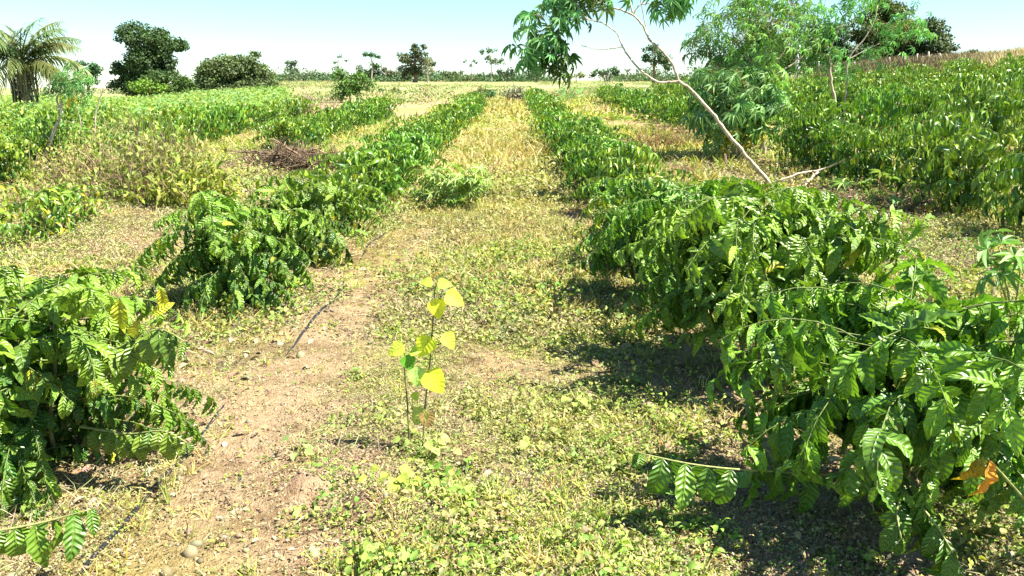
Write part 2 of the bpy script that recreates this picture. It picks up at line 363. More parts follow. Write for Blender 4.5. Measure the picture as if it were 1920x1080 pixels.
# ------------------------------------------------------------------ coffee bushes
def coffee(seed, h, r, nstem=3, Lf=.17, lod=0, step=.055, node=.07, yellow=.06, droop=1.0, hang=0.0, skirt=0.0, rnd=.24):
    R = np.random.default_rng(seed); st = MB(); br = MB()
    P = []; D = []; Nn = []; LL = []; CC = []
    young = np.array([.28, .42, .04]); old = np.array([.050, .145, .018]); yel = np.array([.45, .42, .03])
    for s in range(nstem):
        az0 = 6.283 * s / nstem + R.uniform(-.5, .5); lean = R.uniform(.12, .34) * r
        hs = h * R.uniform(.8, .97)
        tt = np.linspace(0, 1, 7)
        sp_ = np.stack([math.cos(az0) * (.03 + lean * tt ** 1.4), math.sin(az0) * (.03 + lean * tt ** 1.4), hs * tt - .04 * (1 - tt)], -1)
        sp_[:, :2] += R.normal(0, .01, (7, 2))
        st.tube(sp_, .014 * (1 - .6 * tt), 6, (1, 1, 1))
        nn = max(3, int(hs * .9 / node)); ph = R.uniform(0, 6.28)
        for k in range(nn):
            t = .14 + skirt + (.86 - skirt) * (k + R.uniform(0, .5)) / nn
            base = np.array([np.interp(t, tt, sp_[:, i]) for i in range(3)])
            for side in (0, 1):
                if R.random() < .08: continue
                az = ph + k * 1.45 + side * math.pi + R.uniform(-.35, .35)
                prof = math.sin(math.pi * min(1, .25 + .72 * (1 - t))) ** .5
                ln = r * (1.12 * prof + .08) * R.uniform(.72, 1.05)
                ln = max(ln, .13)
                el = R.uniform(.1, .5) + .55 * t
                ns = 8; ts = np.linspace(0, 1, ns)
                ang = el - droop * R.uniform(1.1, 1.9) * ts ** 1.1
                dx = np.concatenate([[0], np.cumsum(np.cos(ang[1:]))]) * ln / (ns - 1)
                dz = np.concatenate([[0], np.cumsum(np.sin(ang[1:]))]) * ln / (ns - 1)
                az2 = az + R.uniform(-.3, .3) * ts
                bp = base + np.stack([np.cos(az2) * dx, np.sin(az2) * dx, dz], -1)
                bp[:, 2] = np.maximum(bp[:, 2], .05 + .03 * R.random() + skirt * 1.1 * R.uniform(.7, 1.15))
                if lod < 2: br.tube(bp, (.0036 * (1 - .6 * ts)), 4 if lod == 0 else 3, (1, 1, 1), cap=False)
                seg = np.linalg.norm(np.diff(bp, axis=0), axis=1); cum = np.concatenate([[0], np.cumsum(seg)])
                m_ = max(2, int(cum[-1] / step))
                u = (np.arange(m_) + .5 + R.uniform(-.2, .2, m_)) / m_
                u = .12 + .9 * u * .98; sft = u * cum[-1]
                pp = np.stack([np.interp(sft, cum, bp[:, i]) for i in range(3)], -1)
                bd = np.stack([np.interp(np.clip(u, 0, 1), ts, np.gradient(bp[:, i])) for i in range(3)], -1); bd /= np.linalg.norm(bd, axis=1)[:, None] + 1e-9
                hor = np.stack([-bd[:, 1], bd[:, 0], np.zeros(m_)], -1); hor /= np.linalg.norm(hor, axis=1)[:, None] + 1e-9
                for sg in (-1, 1):
                    d = hor * sg * R.uniform(.3, 1.0, (m_, 1)) + bd * R.uniform(.2, .9, (m_, 1)) + np.array([0, 0, -1.]) * (R.uniform(-.15, 1.3, (m_, 1)) + hang * R.uniform(.3, 1, (m_, 1)) * (R.random((m_, 1)) > .35)) + R.normal(0, rnd, (m_, 3))
                    out = pp * np.array([1, 1, 0]); out /= np.linalg.norm(out, axis=1)[:, None] + .05
                    n = np.array([0, 0, 1.]) + out * .9 + R.normal(0, .4, (m_, 3))
                    tip = np.clip(u, 0, 1)
                    l = Lf * (1.05 - .4 * tip ** 3) * R.uniform(.4, 1.25, m_)
                    lowclip = np.clip((pp[:, 2] + .02) / (Lf * .8), .35, 1); l = l * (.6 + .4 * lowclip)
                    keep = R.random(m_) > .06
                    yo = np.clip(tip ** 2 * .45 + R.normal(0, .18, m_) + (.75 if lod == 0 else .5) * t ** 2 - (0 if lod == 0 else .06), 0, 1)[:, None]  # younger leaves toward the top; height weight also paints lit tops, shaded lower leaves
                    c = old * (1 - yo) + young * yo
                    isy = (R.random((m_, 1)) < yellow * (1.3 - t)); c = np.where(isy, yel * R.uniform(.6, 1, (m_, 1)), c)
                    c = c * R.uniform(.75, 1.25, (m_, 1))
                    P.append(pp[keep]); D.append(d[keep]); Nn.append(n[keep]); LL.append(l[keep]); CC.append(c[keep])
        mt = 14 if lod < 2 else 6; tq_ = R.uniform(.72, 1.0, mt); a_ = R.uniform(0, 6.28, mt)
        P.append(np.stack([np.interp(tq_, tt, sp_[:, i]) for i in range(3)], -1)); D.append(np.stack([np.cos(a_), np.sin(a_), R.uniform(-.3, .9, mt)], -1)); Nn.append(np.tile([0, 0, 1.], (mt, 1)) + R.normal(0, .3, (mt, 3)))
        LL.append(Lf * R.uniform(.4, 1, mt)); CC.append(young * R.uniform(.7, 1.15, (mt, 1)))
    P = np.vstack(P); D = np.vstack(D); Nn = np.vstack(Nn); LL = np.concatenate(LL); CC = np.vstack(CC)
    fo = MB(); T = (NEAR, MID, FAR)[lod]
    idx = R.integers(0, len(T), len(P))
    for k, tm in enumerate(T):
        s = idx == k
        fo.leaves(tm, P[s], D[s], Nn[s], LL[s], R.uniform(.24, .36, s.sum()) * (1 if lod < 2 else 1.15), CC[s])
    return st, br, fo, len(P)
def ordn(n): return f'{n}th' if n > 12 and n != 21 and n != 22 else {21: '21st', 22: '22nd', 1: 'first', 2: 'second', 3: 'third', 4: 'fourth', 5: 'fifth', 6: 'sixth', 7: 'seventh', 8: 'eighth', 9: 'ninth', 10: 'tenth', 11: 'eleventh', 12: 'twelfth'}[n]

def add_branch(mb_s, mb_f, pts, R, Lf=.17, step=.07, tint=None, templ=NEAR):
    """a hand-laid leafy branch along world points"""
    P = np.asarray(pts, float); seg = np.linalg.norm(np.diff(P, axis=0), axis=1); cum = np.concatenate([[0], np.cumsum(seg)])
    s = np.linspace(0, cum[-1], 14); B = np.stack([np.interp(s, cum, P[:, i]) for i in range(3)], -1)
    B[1:-1] = (B[:-2] + B[1:-1] * 2 + B[2:]) / 4
    mb_s.tube(B, np.linspace(.006, .0025, len(B)), 5, (1, 1, 1))
    m_ = int(cum[-1] / step); u = np.linspace(.15, 1.0, m_) * cum[-1]
    pp = np.stack([np.interp(u, s, B[:, i]) for i in range(3)], -1)
    bd = np.stack([np.interp(u, s, np.gradient(B[:, i])) for i in range(3)], -1); bd /= np.linalg.norm(bd, axis=1)[:, None]
    hor = np.stack([-bd[:, 1], bd[:, 0], np.zeros(m_)], -1); hor /= np.linalg.norm(hor, axis=1)[:, None] + 1e-9
    for sg in (-1, 1):
        d = hor * sg * R.uniform(.3, .7, (m_, 1)) + bd * R.uniform(.1, .5, (m_, 1)) + np.array([0, 0, -1.]) * R.uniform(.7, 1.2, (m_, 1)) + R.normal(0, .1, (m_, 3))
        n = np.array([.3, -.6, .8]) + R.normal(0, .25, (m_, 3))
        l = Lf * R.uniform(.75, 1.1, m_) * np.where(u / cum[-1] > .9, .55, 1)
        l = np.minimum(l, np.maximum(pp[:, 2] * 1.05, .06))
        yo = R.uniform(.2, 1, (m_, 1)); c = (np.array([.05, .14, .02]) * (1 - yo) + np.array([.19, .30, .03]) * yo) if tint is None else np.tile(tint, (m_, 1)) * R.uniform(.7, 1.2, (m_, 1))
        for i in range(m_):
            mb_f.leaves(templ[R.integers(len(templ))], pp[i:i + 1], d[i:i + 1], n[i:i + 1], l[i:i + 1], .42, c[i:i + 1])

ROWS = []   # (row phrase, x0, list of (y,h,dx))
R0 = np.random.default_rng(5)
def fill(lst, y, yend, h0, h1, sp=1.42, skip=0.03):
    while y < yend:
        if R0.random() > skip: lst.append((y, R0.uniform(h0, h1), R0.normal(0, .10)))
        y += sp * R0.uniform(.88, 1.12)
    return lst
ROWS.append(('row just right of the path', 1.5, fill([(3.0, .92, .06), (4.7, 1.06, .04), (6.25, 1.02, -.2), (7.6, .86, -.1), (9.1, .84, 0), (10.8, 1.05, -.05), (12.2, 1.0, 0)], 13.6, 62, .85, 1.05)))
ROWS.append(('row just left of the path', -2.1, fill([(3.42, .88, -.06), (6.3, .86, -.12), (7.8, .84, .0), (9.4, .80, .05), (10.9, .98, .05), (12.4, .84, 0)], 13.9, 46, .8, 1.02)))
for k in range(1, 11):
    x0 = 2.35 + 3.45 * k
    y0 = max(7.2, x0 * 1.38) if k > 1 else 7.6
    lst = []
    if k == 1: fill(lst, y0, 17.5, 1.1, 1.3, 1.3, 0); fill(lst, 17.5, 23, .7, .9, 1.4, .5); fill(lst, 23, 52, 1.0, 1.25)
    else: fill(lst, y0, 52 - .05 * x0, .95, 1.42, 1.45, .07)
    ROWS.append((f'{ordn(k + 1)} row right of the path', x0, lst))
ROWS.append(('second row left of the path', -5.5, fill([(8.3, .5, 0), (9.3, .62, .1), (10.3, .5, -.2)], 19.0, 37, .9, 1.1)))
for k in range(2, 6):
    x0 = -2.1 - 3.4 * k
    ROWS.append((f'{ordn(k + 1)} row left of the path', x0, fill([], max(11.5, -x0 * 1.42), 37 - k, .75, 1.2, 1.5, .10)))
cand = []
for ri, (ph, x0, lst) in enumerate(ROWS):
    for i, (y, h, dx) in enumerate(lst):
        cand.append([ri, i, x0 + dx, y, h])
cand.sort(key=lambda c: c[2] ** 2 + c[3] ** 2)
protos = {}
def proto(kind, v):
    key = (kind, v)
    if key in protos: return protos[key]
    if kind == 'mid': s, b, f, n = coffee(100 + v, 1.0, .66, 3, .165, 1, .062, .08, .04, hang=1.9, skirt=.1)
    elif kind == 'low': s, b, f, n = coffee(200 + v, .6, .6, 3, .14, 1, .07, .09, .25)
    else: s, b, f, n = coffee(300 + v, 1.0, .74, 3, .23, 2, .12, .13, .03, hang=2.2, skirt=.12)
    protos[key] = (s.mesh('stem', M_STEM), b.mesh('branches', M_TWIG) if kind != 'far' else None, f.mesh('foliage', M_COFM))
    return protos[key]
def put(name, me, par):
    o_ = bpy.data.objects.new(name, me); C.objects.link(o_); o_.parent = par; return o_
HERO = {}
rest = []; nind = 0
for c in cand:
    ri, i, x, y, h = c; ph = ROWS[ri][0]
    zg = z1(x, y) - .01
    if not inframe(x, y, zg + .5, 420 if y < 6 else 140): continue
    dist = math.hypot(x, y)
    k = i + 1
    lab = f'{"low yellowish" if h < .7 else "tall" if h > 1.12 else "low" if h<.87 else "bushy"} coffee bush, {ordn(k)} from the front, {ph}' if k <= 22 else f'distant coffee bush near the far end of the {ph}'
    if nind >= 290: rest.append(c); continue
    nind += 1
    rz = R0.uniform(0, 6.28)
    grp = f'coffee bushes in the {ph}'
    if dist < 8.3 and h > .7:
        T = thing('coffee_bush', lab, 'coffee bush', (x, y, zg), grp, rz)
        Lf = (.19 if dist < 5.3 else .17) if ri == 0 else .155
        s, b, f, n = coffee(1000 + int(y * 10) + ri, h, {(0, 0): .70, (0, 1): .78, (0, 2): .76, (1, 0): .74}.get((ri, i), .70), 4, Lf, 0, .050 if ri == 0 else .045, .072, .02 if ri != 1 else .05, hang=(1.0, 1.5)[ri == 1], skirt=(.28 if dist < 5.5 else .16, 0)[ri == 1], rnd=(.38, .2)[ri == 1])
        s.obj('stem', M_STEM, T); b.obj('branches', M_TWIG, T); f.obj('foliage', M_COF, T)
        HERO[(ri, i)] = T; T.rotation_euler = (0, 0, 0)
    else:
        kind = 'low' if h < .7 else 'mid' if dist < 21 else 'far'
        v = int(R0.integers(0, {'low': 3, 'mid': 6, 'far': 6}[kind]))
        ref = .6 if kind == 'low' else 1.0
        wsc = R0.uniform(.92, 1.15)
        T = thing('coffee_bush', lab, 'coffee bush', (x, y, zg), grp, rz, (wsc, wsc, h / ref))
        a_, b_, f_ = proto(kind, v)
        put('stem', a_, T)
        if b_: put('branches', b_, T)
        put('foliage', f_, T)
if rest:
    vs = [coffee(400 + v, 1.0, .74, 3, .26, 2, .2, .2, .03)[2] for v in range(3)]
    arr = [(np.vstack(f.v), np.vstack(f.c), np.vstack(f.uv), np.vstack(f.q)) for f in vs]
    mb = MB()
    for c in rest:
        v, cc, uv, qq = arr[int(R0.integers(0, 3))]; a_ = R0.uniform(0, 6.28)
        ca, sa = math.cos(a_), math.sin(a_)
        w_ = np.stack([v[:, 0] * ca - v[:, 1] * sa + c[2], v[:, 0] * sa + v[:, 1] * ca + c[3], v[:, 2] * c[4] + z1(c[2], c[3])], -1)
        mb.add(w_, qq, None, cc, uv)
    tag(mb.obj('far_coffee_rows', M_COFM), 'mass of distant coffee bushes filling the slope behind the nearer rows', 'coffee bushes', None, 'stuff')

# extra hand-laid branches on the nearest bushes
RB = np.random.default_rng(77)
def hero_branch(key, ptsl, Lf=.18, step=.075, name='low_branch', label=None, tint=None):
    T = HERO[key]; s = MB(); f = MB()
    for pts in ptsl: add_branch(s, f, pts, RB, Lf, step, tint)
    bo = s.obj(name, M_GSTEM, T, local=T.location); fo = f.obj('foliage', M_COF, bo)
    fo.data.transform(__import__('mathutils').Matrix.Translation(-T.location))
    if label: bo['label'] = label
hero_branch((0, 0), [[at(1560, 890, 2.95), at(1480, 885, 2.85), at(1370, 880, 2.8), at(1290, 870, 2.8), at(1200, 850, 2.8)]], .19, .085, label='long low branch reaching left over bare soil')
hero_branch((0, 0), [[at(1700, 900, 2.7), at(1690, 930, 2.55), at(1680, 960, 2.45), at(1690, 1010, 2.38)],
                     [at(1700, 900, 2.7), at(1720, 940, 2.5), at(1760, 990, 2.4), at(1800, 1060, 2.35)],
                     [at(1780, 880, 2.75), at(1830, 900, 2.6), at(1870, 930, 2.55)]], .16, .05, label='leafy low branch drooping toward the camera')
# orange dying leaves
T = HERO[(0, 0)]; f = MB()
pO = np.array([at(1832, 858, 2.28), at(1855, 862, 2.25), at(1842, 856, 2.27)])
f.leaves(NEAR[0], pO, np.array([[-.35, 0, -1.], [.0, -.1, -1.], [-.1, -.2, -1]]), np.array([[.4, -1, .3], [.5, -1, .3], [0, -1, .4]]), np.array([.12, .16, .09]), .42, np.array([[.55, .36, .02], [.75, .30, .03], [.45, .42, .05]]))
oo = f.obj('dying_leaves', M_COF, T, local=T.location); oo['label'] = 'orange and yellow dying leaves'
s = MB(); s.tube([at(1920, 935, 2.3), at(1885, 895, 2.28), at(1850, 858, 2.27)], .004, 5); s.obj('twig', M_GSTEM, T, local=T.location)
hero_branch((1, 0), [[at(150, 800, 3.3), at(240, 815, 3.2), at(310, 805, 3.15), at(350, 830, 3.1)], [at(120, 640, 3.4), at(210, 660, 3.2), at(300, 610, 3.15), at(345, 640, 3.1)]], .15, .05, label='side branch reaching toward the path')
f = MB(); pY = np.array([at(222, 560, 3.2), at(205, 555, 3.2), at(300, 540, 3.15), at(262, 600, 3.15), at(285, 590, 3.1)])
f.leaves(NEAR[0], pY, np.array([[0, -.1, -1.], [-.2, 0, -1], [.1, 0, -1.], [-.4, 0, -.6], [.5, 0, .3]]), np.array([[.3, -1, .4]] * 5), np.array([.16, .13, .11, .12, .1]), .4, np.array([[.55, .5, .04], [.35, .45, .04], [.7, .55, .03], [.6, .5, .05], [.55, .5, .04]]))
oo = f.obj('dying_leaves', M_COF, HERO[(1, 0)], local=HERO[(1, 0)].location); oo['label'] = 'bright yellow dying leaves'
# corner bush, mostly outside the frame
T = thing('coffee_bush', 'coffee bush at the lower left corner, only one low branch of it in view', 'coffee bush', (-2.45, 2.0, z1(-2.45, 2.0)), 'coffee bushes in the row just left of the path')
s, b, f, n = coffee(4, .8, .5, 3, .15, 0, .07, .09, .03); s.obj('stem', M_STEM, T); b.obj('branches', M_TWIG, T); f.obj('foliage', M_COF, T)
s = MB(); f = MB(); add_branch(s, f, [at(-120, 1010, 2.35), at(0, 995, 2.35), at(80, 980, 2.4), at(170, 955, 2.42)], RB, .16, .06)
bo = s.obj('low_branch', M_GSTEM, T, local=T.location); fo = f.obj('foliage', M_COF, bo, local=T.location)

# ------------------------------------------------------------------ trees
def tree(name, label, clumps, depth, base_px, trunk_top, kind='mid', group=None, col=(.06, .11, .03), trunk=M_BARK, tr=.02, lpx=4.0, dens=1.0, thick=1.0, seed=0, sparse=False, cat='tree', ntr=1):
    R = np.random.default_rng(seed + int(base_px * 7)); pxm = F / depth
    b = at(base_px, 163, depth); b[2] = z1(b[0], depth) - .1
    T = thing(name, label, cat, b, group)
    f = MB(); lm = lpx / pxm
    st = MB(); top = at(trunk_top[0], trunk_top[1], depth)
    cents = []
    for (px, py, rx, ry) in clumps:
        c0 = at(px, py, depth + R.uniform(-.5, .5) * rx / pxm * thick); cents.append(c0)
        rad = np.array([rx / pxm, rx / pxm * thick, ry / pxm])
        rx, ry = (rx * 1.15, ry * 1.15) if depth > 150 else (rx, ry); nsub = int(8 + rx * ry / 48) if not sparse else 4
        for k in range(nsub):
            dr = R.normal(0, 1, 3); dr /= np.linalg.norm(dr)
            cs = c0 + dr * rad * R.uniform(.3, 1.0); rs = rad.mean() * R.uniform(.24, .50) * np.array([1.15, 1.15, .75])
            n = int(dens * (rs[0] * pxm) * (rs[2] * pxm) * 3.14 / (lpx * lpx * .5) * 2.6) + 6
            dd = R.normal(0, 1, (n, 3)); dd /= np.linalg.norm(dd, axis=1)[:, None]
            P = cs + dd * rs * (R.random((n, 1)) ** .4)
            dirs = dd * .6 + R.normal(0, .6, (n, 3)) + np.array([0, 0, -.35]); nn = dd + R.normal(0, .5, (n, 3)) + np.array([0, 0, .6])
            cc = jit(np.array(col) * R.uniform(.75, 1.3), n, R, .3, .12)
            f.leaves(QUAD, P, dirs, nn, lm * R.uniform(.7, 1.4, n), .7, cc)
    rt_ = tr * depth / 34
    for j in range(ntr):
        off = (j - (ntr - 1) / 2) * rt_ * 3.2
        tt = np.linspace(0, 1, 6)[:, None]
        pts = (b + np.array([off, 0, 0])) * (1 - tt) + (top + np.array([off * 1.5, 0, 0])) * tt; pts[1:-1] += R.normal(0, rt_ * .5, (4, 3)) * np.array([1, 1, .2])
        st.tube(pts, rt_ * np.array([1.5, 1.1, 1, .9, .75, .6]), 7)
    tk = st.obj('trunk', trunk, T, local=b)
    lb = MB()
    for c0 in cents:
        mid = (top + c0) / 2 + R.normal(0, rt_, 3) + np.array([0, 0, -.1 * np.linalg.norm(c0 - top)])
        st_pt = b + (top - b) * R.uniform(.72, .98)
        lb.tube([st_pt, mid, c0], [rt_ * .5, rt_ * .33, rt_ * .12], 5)
    lb.obj('limbs', trunk, T, local=b)
    f.obj('crown', M_TREE, T, smooth=False, local=b)
    return T
G = 'trees along the far edge of the field'
dk = (.05, .10, .03); md = (.07, .12, .03); lt = (.12, .18, .035); gy = (.10, .12, .06)
tree('broadleaf_tree', 'tall dark green tree with uneven towering crown, right of the palm', [(245, 62, 27, 16), (285, 72, 36, 22), (325, 88, 27, 16), (268, 98, 38, 20), (310, 112, 28, 18), (243, 150, 35, 26), (300, 148, 40, 24), (226, 128, 22, 14), (340, 82, 12, 10), (275, 125, 40, 22), (265, 160, 50, 18)], 80, 280, (285, 105), col=dk, tr=.14, seed=1, dens=1.2, ntr=3)
tree('broadleaf_tree', 'small dark tree low between the palm and the tall dark tree', [(150, 126, 17, 11), (177, 130, 17, 12), (163, 145, 22, 10), (120, 165, 26, 14), (95, 180, 22, 16)], 84, 165, (163, 138), col=dk, tr=.06, seed=2)
tree('broadleaf_tree', 'broad olive green dome-shaped tree right of the tall dark tree', [(398, 140, 34, 26), (440, 124, 38, 26), (482, 148, 36, 30), (425, 165, 48, 22), (470, 176, 42, 16), (478, 100, 13, 7), (385, 165, 25, 20), (505, 165, 18, 18)], 74, 445, (440, 135), col=(.12, .16, .06), tr=.08, seed=3, dens=1.3)
tree('shrub', 'yellow green rounded shrub at the foot of the tall dark tree', [(275, 160, 28, 11), (300, 163, 16, 8)], 70, 278, (278, 165), col=(.16, .24, .03), tr=.03, seed=4, cat='shrub')
tree('shrub', 'dark rounded shrub between the tall dark tree and the olive dome tree', [(345, 155, 18, 18), (330, 172, 22, 12)], 70, 345, (345, 165), col=(.06, .11, .02), tr=.03, seed=41, cat='shrub')
tree('broadleaf_tree', 'slim upright tree with pale trunks right of the olive dome tree', [(543, 119, 6, 8), (552, 117, 5, 7), (548, 131, 9, 8), (556, 134, 4, 8)], 190, 549, (549, 120), col=gy, trunk=M_PALE, tr=.035, seed=5, lpx=3, group=G, ntr=2)
tree('broadleaf_tree', 'small low grey green tree beside the round dark one on the horizon', [(570, 146, 8, 5), (580, 142, 8, 7)], 190, 575, (575, 146), col=gy, tr=.03, seed=6, lpx=3, group=G)
tree('broadleaf_tree', 'small round dark tree on the horizon, left of the light green bushy tree', [(596, 146, 11, 8)], 185, 596, (596, 148), col=dk, tr=.03, seed=7, lpx=3, group=G)
tree('thin_tree', 'thin sparse tree with a few high leaf patches above the light green tree', [(638, 106, 6, 2.4), (627, 116, 5, 2), (649, 113, 3, 1.5), (630, 132, 6, 8)], 170, 634, (634, 110), col=gy, tr=.012, seed=8, lpx=2.6, sparse=True, group=G)
tree('bushy_tree', 'light green bushy tree standing forward in the pale field', [(640, 141, 18, 12), (664, 148, 20, 12), (685, 150, 15, 12), (650, 166, 22, 13), (672, 165, 20, 10), (635, 180, 14, 9)], 55, 655, (655, 155), col=(.15, .22, .05), tr=.03, seed=9, dens=.9)
tree('flat_topped_tree', 'tall pale-trunked tree with a flat floating crown', [(688, 101, 8, 3), (700, 103, 9, 3.5), (708, 106, 5, 3)], 170, 698, (697, 104), col=dk, trunk=M_PALE, tr=.025, seed=10, lpx=2.8, group=G)
tree('broadleaf_tree', 'dark spreading tree behind the flat-crowned pale trunk', [(702, 126, 13, 8), (675, 131, 10, 7), (692, 137, 16, 8), (708, 140, 6, 8)], 178, 694, (694, 130), col=dk, tr=.04, seed=11, lpx=3, group=G)
tree('broadleaf_tree', 'small grey green tree just left of the big grey domed tree', [(718, 131, 8, 8), (728, 138, 10, 8), (740, 138, 7, 8)], 178, 726, (724, 136), col=gy, tr=.025, seed=12, lpx=3, group=G)
tree('broadleaf_tree', 'big domed dark grey tree in the middle of the horizon line', [(760, 112, 14, 15), (782, 100, 17, 12), (796, 112, 14, 16), (760, 134, 15, 12), (778, 130, 16, 14), (812, 118, 7, 7), (776, 84, 5, 3), (795, 88, 8, 5)], 165, 778, (778, 115), col=(.07, .10, .045), tr=.08, seed=13, lpx=3, group=G, dens=1.2)
tree('broadleaf_tree', 'pale leafed tree with whitish trunk in front of the grey domed tree', [(803, 112, 8, 7), (796, 128, 8, 7), (808, 130, 7, 8)], 160, 803, (803, 112), col=(.26, .26, .16), trunk=M_PALE, tr=.035, seed=14, lpx=2.6, dens=.5, group=G)
tree('broadleaf_tree', 'low rounded tree right of the grey domed tree', [(838, 138, 8, 6), (856, 139, 11, 8)], 180, 850, (850, 140), col=(.08, .12, .045), tr=.03, seed=15, lpx=3, group=G)
tree('thin_tree', 'nearly bare thin tree with tiny leaf tufts', [(872, 114, 2, 4), (888, 114, 5, 3), (883, 124, 3, 3), (893, 117, 2, 2)], 170, 884, (884, 112), col=gy, tr=.01, seed=16, lpx=2.4, sparse=True, group=G)
tree('tall_tree', 'tall open tree with layered leaf clumps left of the aisle end', [(920, 95, 11, 4.5), (904, 97, 5, 3), (916, 107, 9, 4), (926, 116, 11, 6), (941, 115, 7, 6)], 165, 922, (921, 100), col=(.11, .15, .07), trunk=M_PALE, tr=.022, seed=17, lpx=2.8, dens=.7, group=G)
tree('broadleaf_tree', 'dark low tree with round crown beside the layered tall tree', [(956, 137, 13, 9), (940, 136, 8, 7)], 175, 951, (951, 138), col=(.06, .085, .04), tr=.04, seed=18, lpx=3, group=G)
tree('broadleaf_tree', 'small dark bush-like tree left under the layered tall tree', [(903, 141, 8, 5), (922, 141, 7, 5)], 180, 912, (912, 142), col=dk, tr=.02, seed=19, lpx=3, group=G)
tree('broadleaf_tree', 'grey green tree with two dark trunks behind the hanging cassava leaves', [(1003, 132, 11, 10), (1018, 136, 9, 8), (992, 139, 6, 6)], 170, 1005, (1005, 134), col=gy, tr=.03, seed=20, lpx=3, ntr=2, group=G)
tree('broadleaf_tree', 'low pale green tree right of the hanging cassava leaves', [(1085, 141, 10, 6), (1070, 143, 7, 4)], 180, 1080, (1080, 143), col=(.16, .2, .06), tr=.02, seed=21, lpx=3, group=G)
tree('broadleaf_tree', 'long dark low grove under the bare forked branch', [(1115, 137, 10, 7), (1130, 136, 11, 7), (1147, 134, 12, 8), (1158, 137, 7, 6)], 175, 1138, (1138, 138), col=dk, tr=.03, seed=22, lpx=3, ntr=3, group=G)
tree('broadleaf_tree', 'round dark olive tree behind the leaning cassava stems', [(1213, 108, 14, 15), (1238, 110, 17, 17), (1228, 92, 15, 9), (1250, 122, 10, 10)], 110, 1228, (1228, 108), col=(.065, .10, .03), tr=.06, seed=23, lpx=3.4)
tree('broadleaf_tree', 'dark shady tree behind the light green cassava crown', [(1440, 82, 38, 26), (1400, 108, 42, 18), (1470, 105, 38, 18), (1420, 60, 26, 18), (1370, 120, 22, 14), (1435, 122, 50, 14)], 72, 1435, (1435, 95), col=(.08, .12, .05), tr=.1, seed=24, dens=1.3)
tree('broadleaf_tree', 'dark grey green tree behind the slender forked cassava trunk', [(1545, 88, 36, 22), (1590, 96, 34, 22), (1570, 58, 26, 16), (1530, 112, 32, 16), (1600, 118, 34, 14)], 75, 1565, (1565, 90), col=(.08, .12, .05), tr=.09, seed=25, dens=1.3)
tree('broadleaf_tree', 'tallest tree on the right hill with dense olive crown', [(1640, 34, 27, 20), (1678, 27, 26, 19), (1660, 68, 42, 22), (1700, 88, 34, 22), (1640, 98, 36, 18), (1690, 50, 26, 16), (1625, 75, 22, 18), (1660, 10, 30, 14), (1615, 50, 24, 22), (1710, 60, 26, 22)], 78, 1662, (1662, 70), col=(.09, .14, .04), tr=.1, seed=26, dens=1.2)
tree('broadleaf_tree', 'round dark tree at the right end of the hilltop trees', [(1745, 52, 24, 20), (1758, 80, 30, 22), (1728, 92, 26, 18), (1782, 92, 11, 11), (1765, 60, 16, 15)], 76, 1750, (1750, 75), col=(.07, .11, .045), tr=.09, seed=27, dens=1.2)
tree('shrub', 'small dark shrub on the dry grass hill at far right', [(1818, 97, 13, 5), (1828, 101, 8, 4)], 74, 1821, (1821, 99), col=(.08, .10, .04), tr=.02, seed=28, lpx=3.4, cat='shrub')
for i, (px, lab) in enumerate([(715, 'small round bush in the pale field, left of its pair'), (741, 'small round bush in the pale field, right of its pair'), (903, 'small bush at the field edge before the layered tall tree'), (925, 'grey green bush at the left of the aisle end')]):
    tree('shrub', lab, [(px, (170, 169, 170, 175)[i], (9, 10, 13, 15)[i], (5, 5, 9, 9)[i])], (78, 78, 46, 44)[i], px, (px, 170), col=(.13, .17, .06), tr=.01, seed=60 + i, lpx=3, cat='shrub')

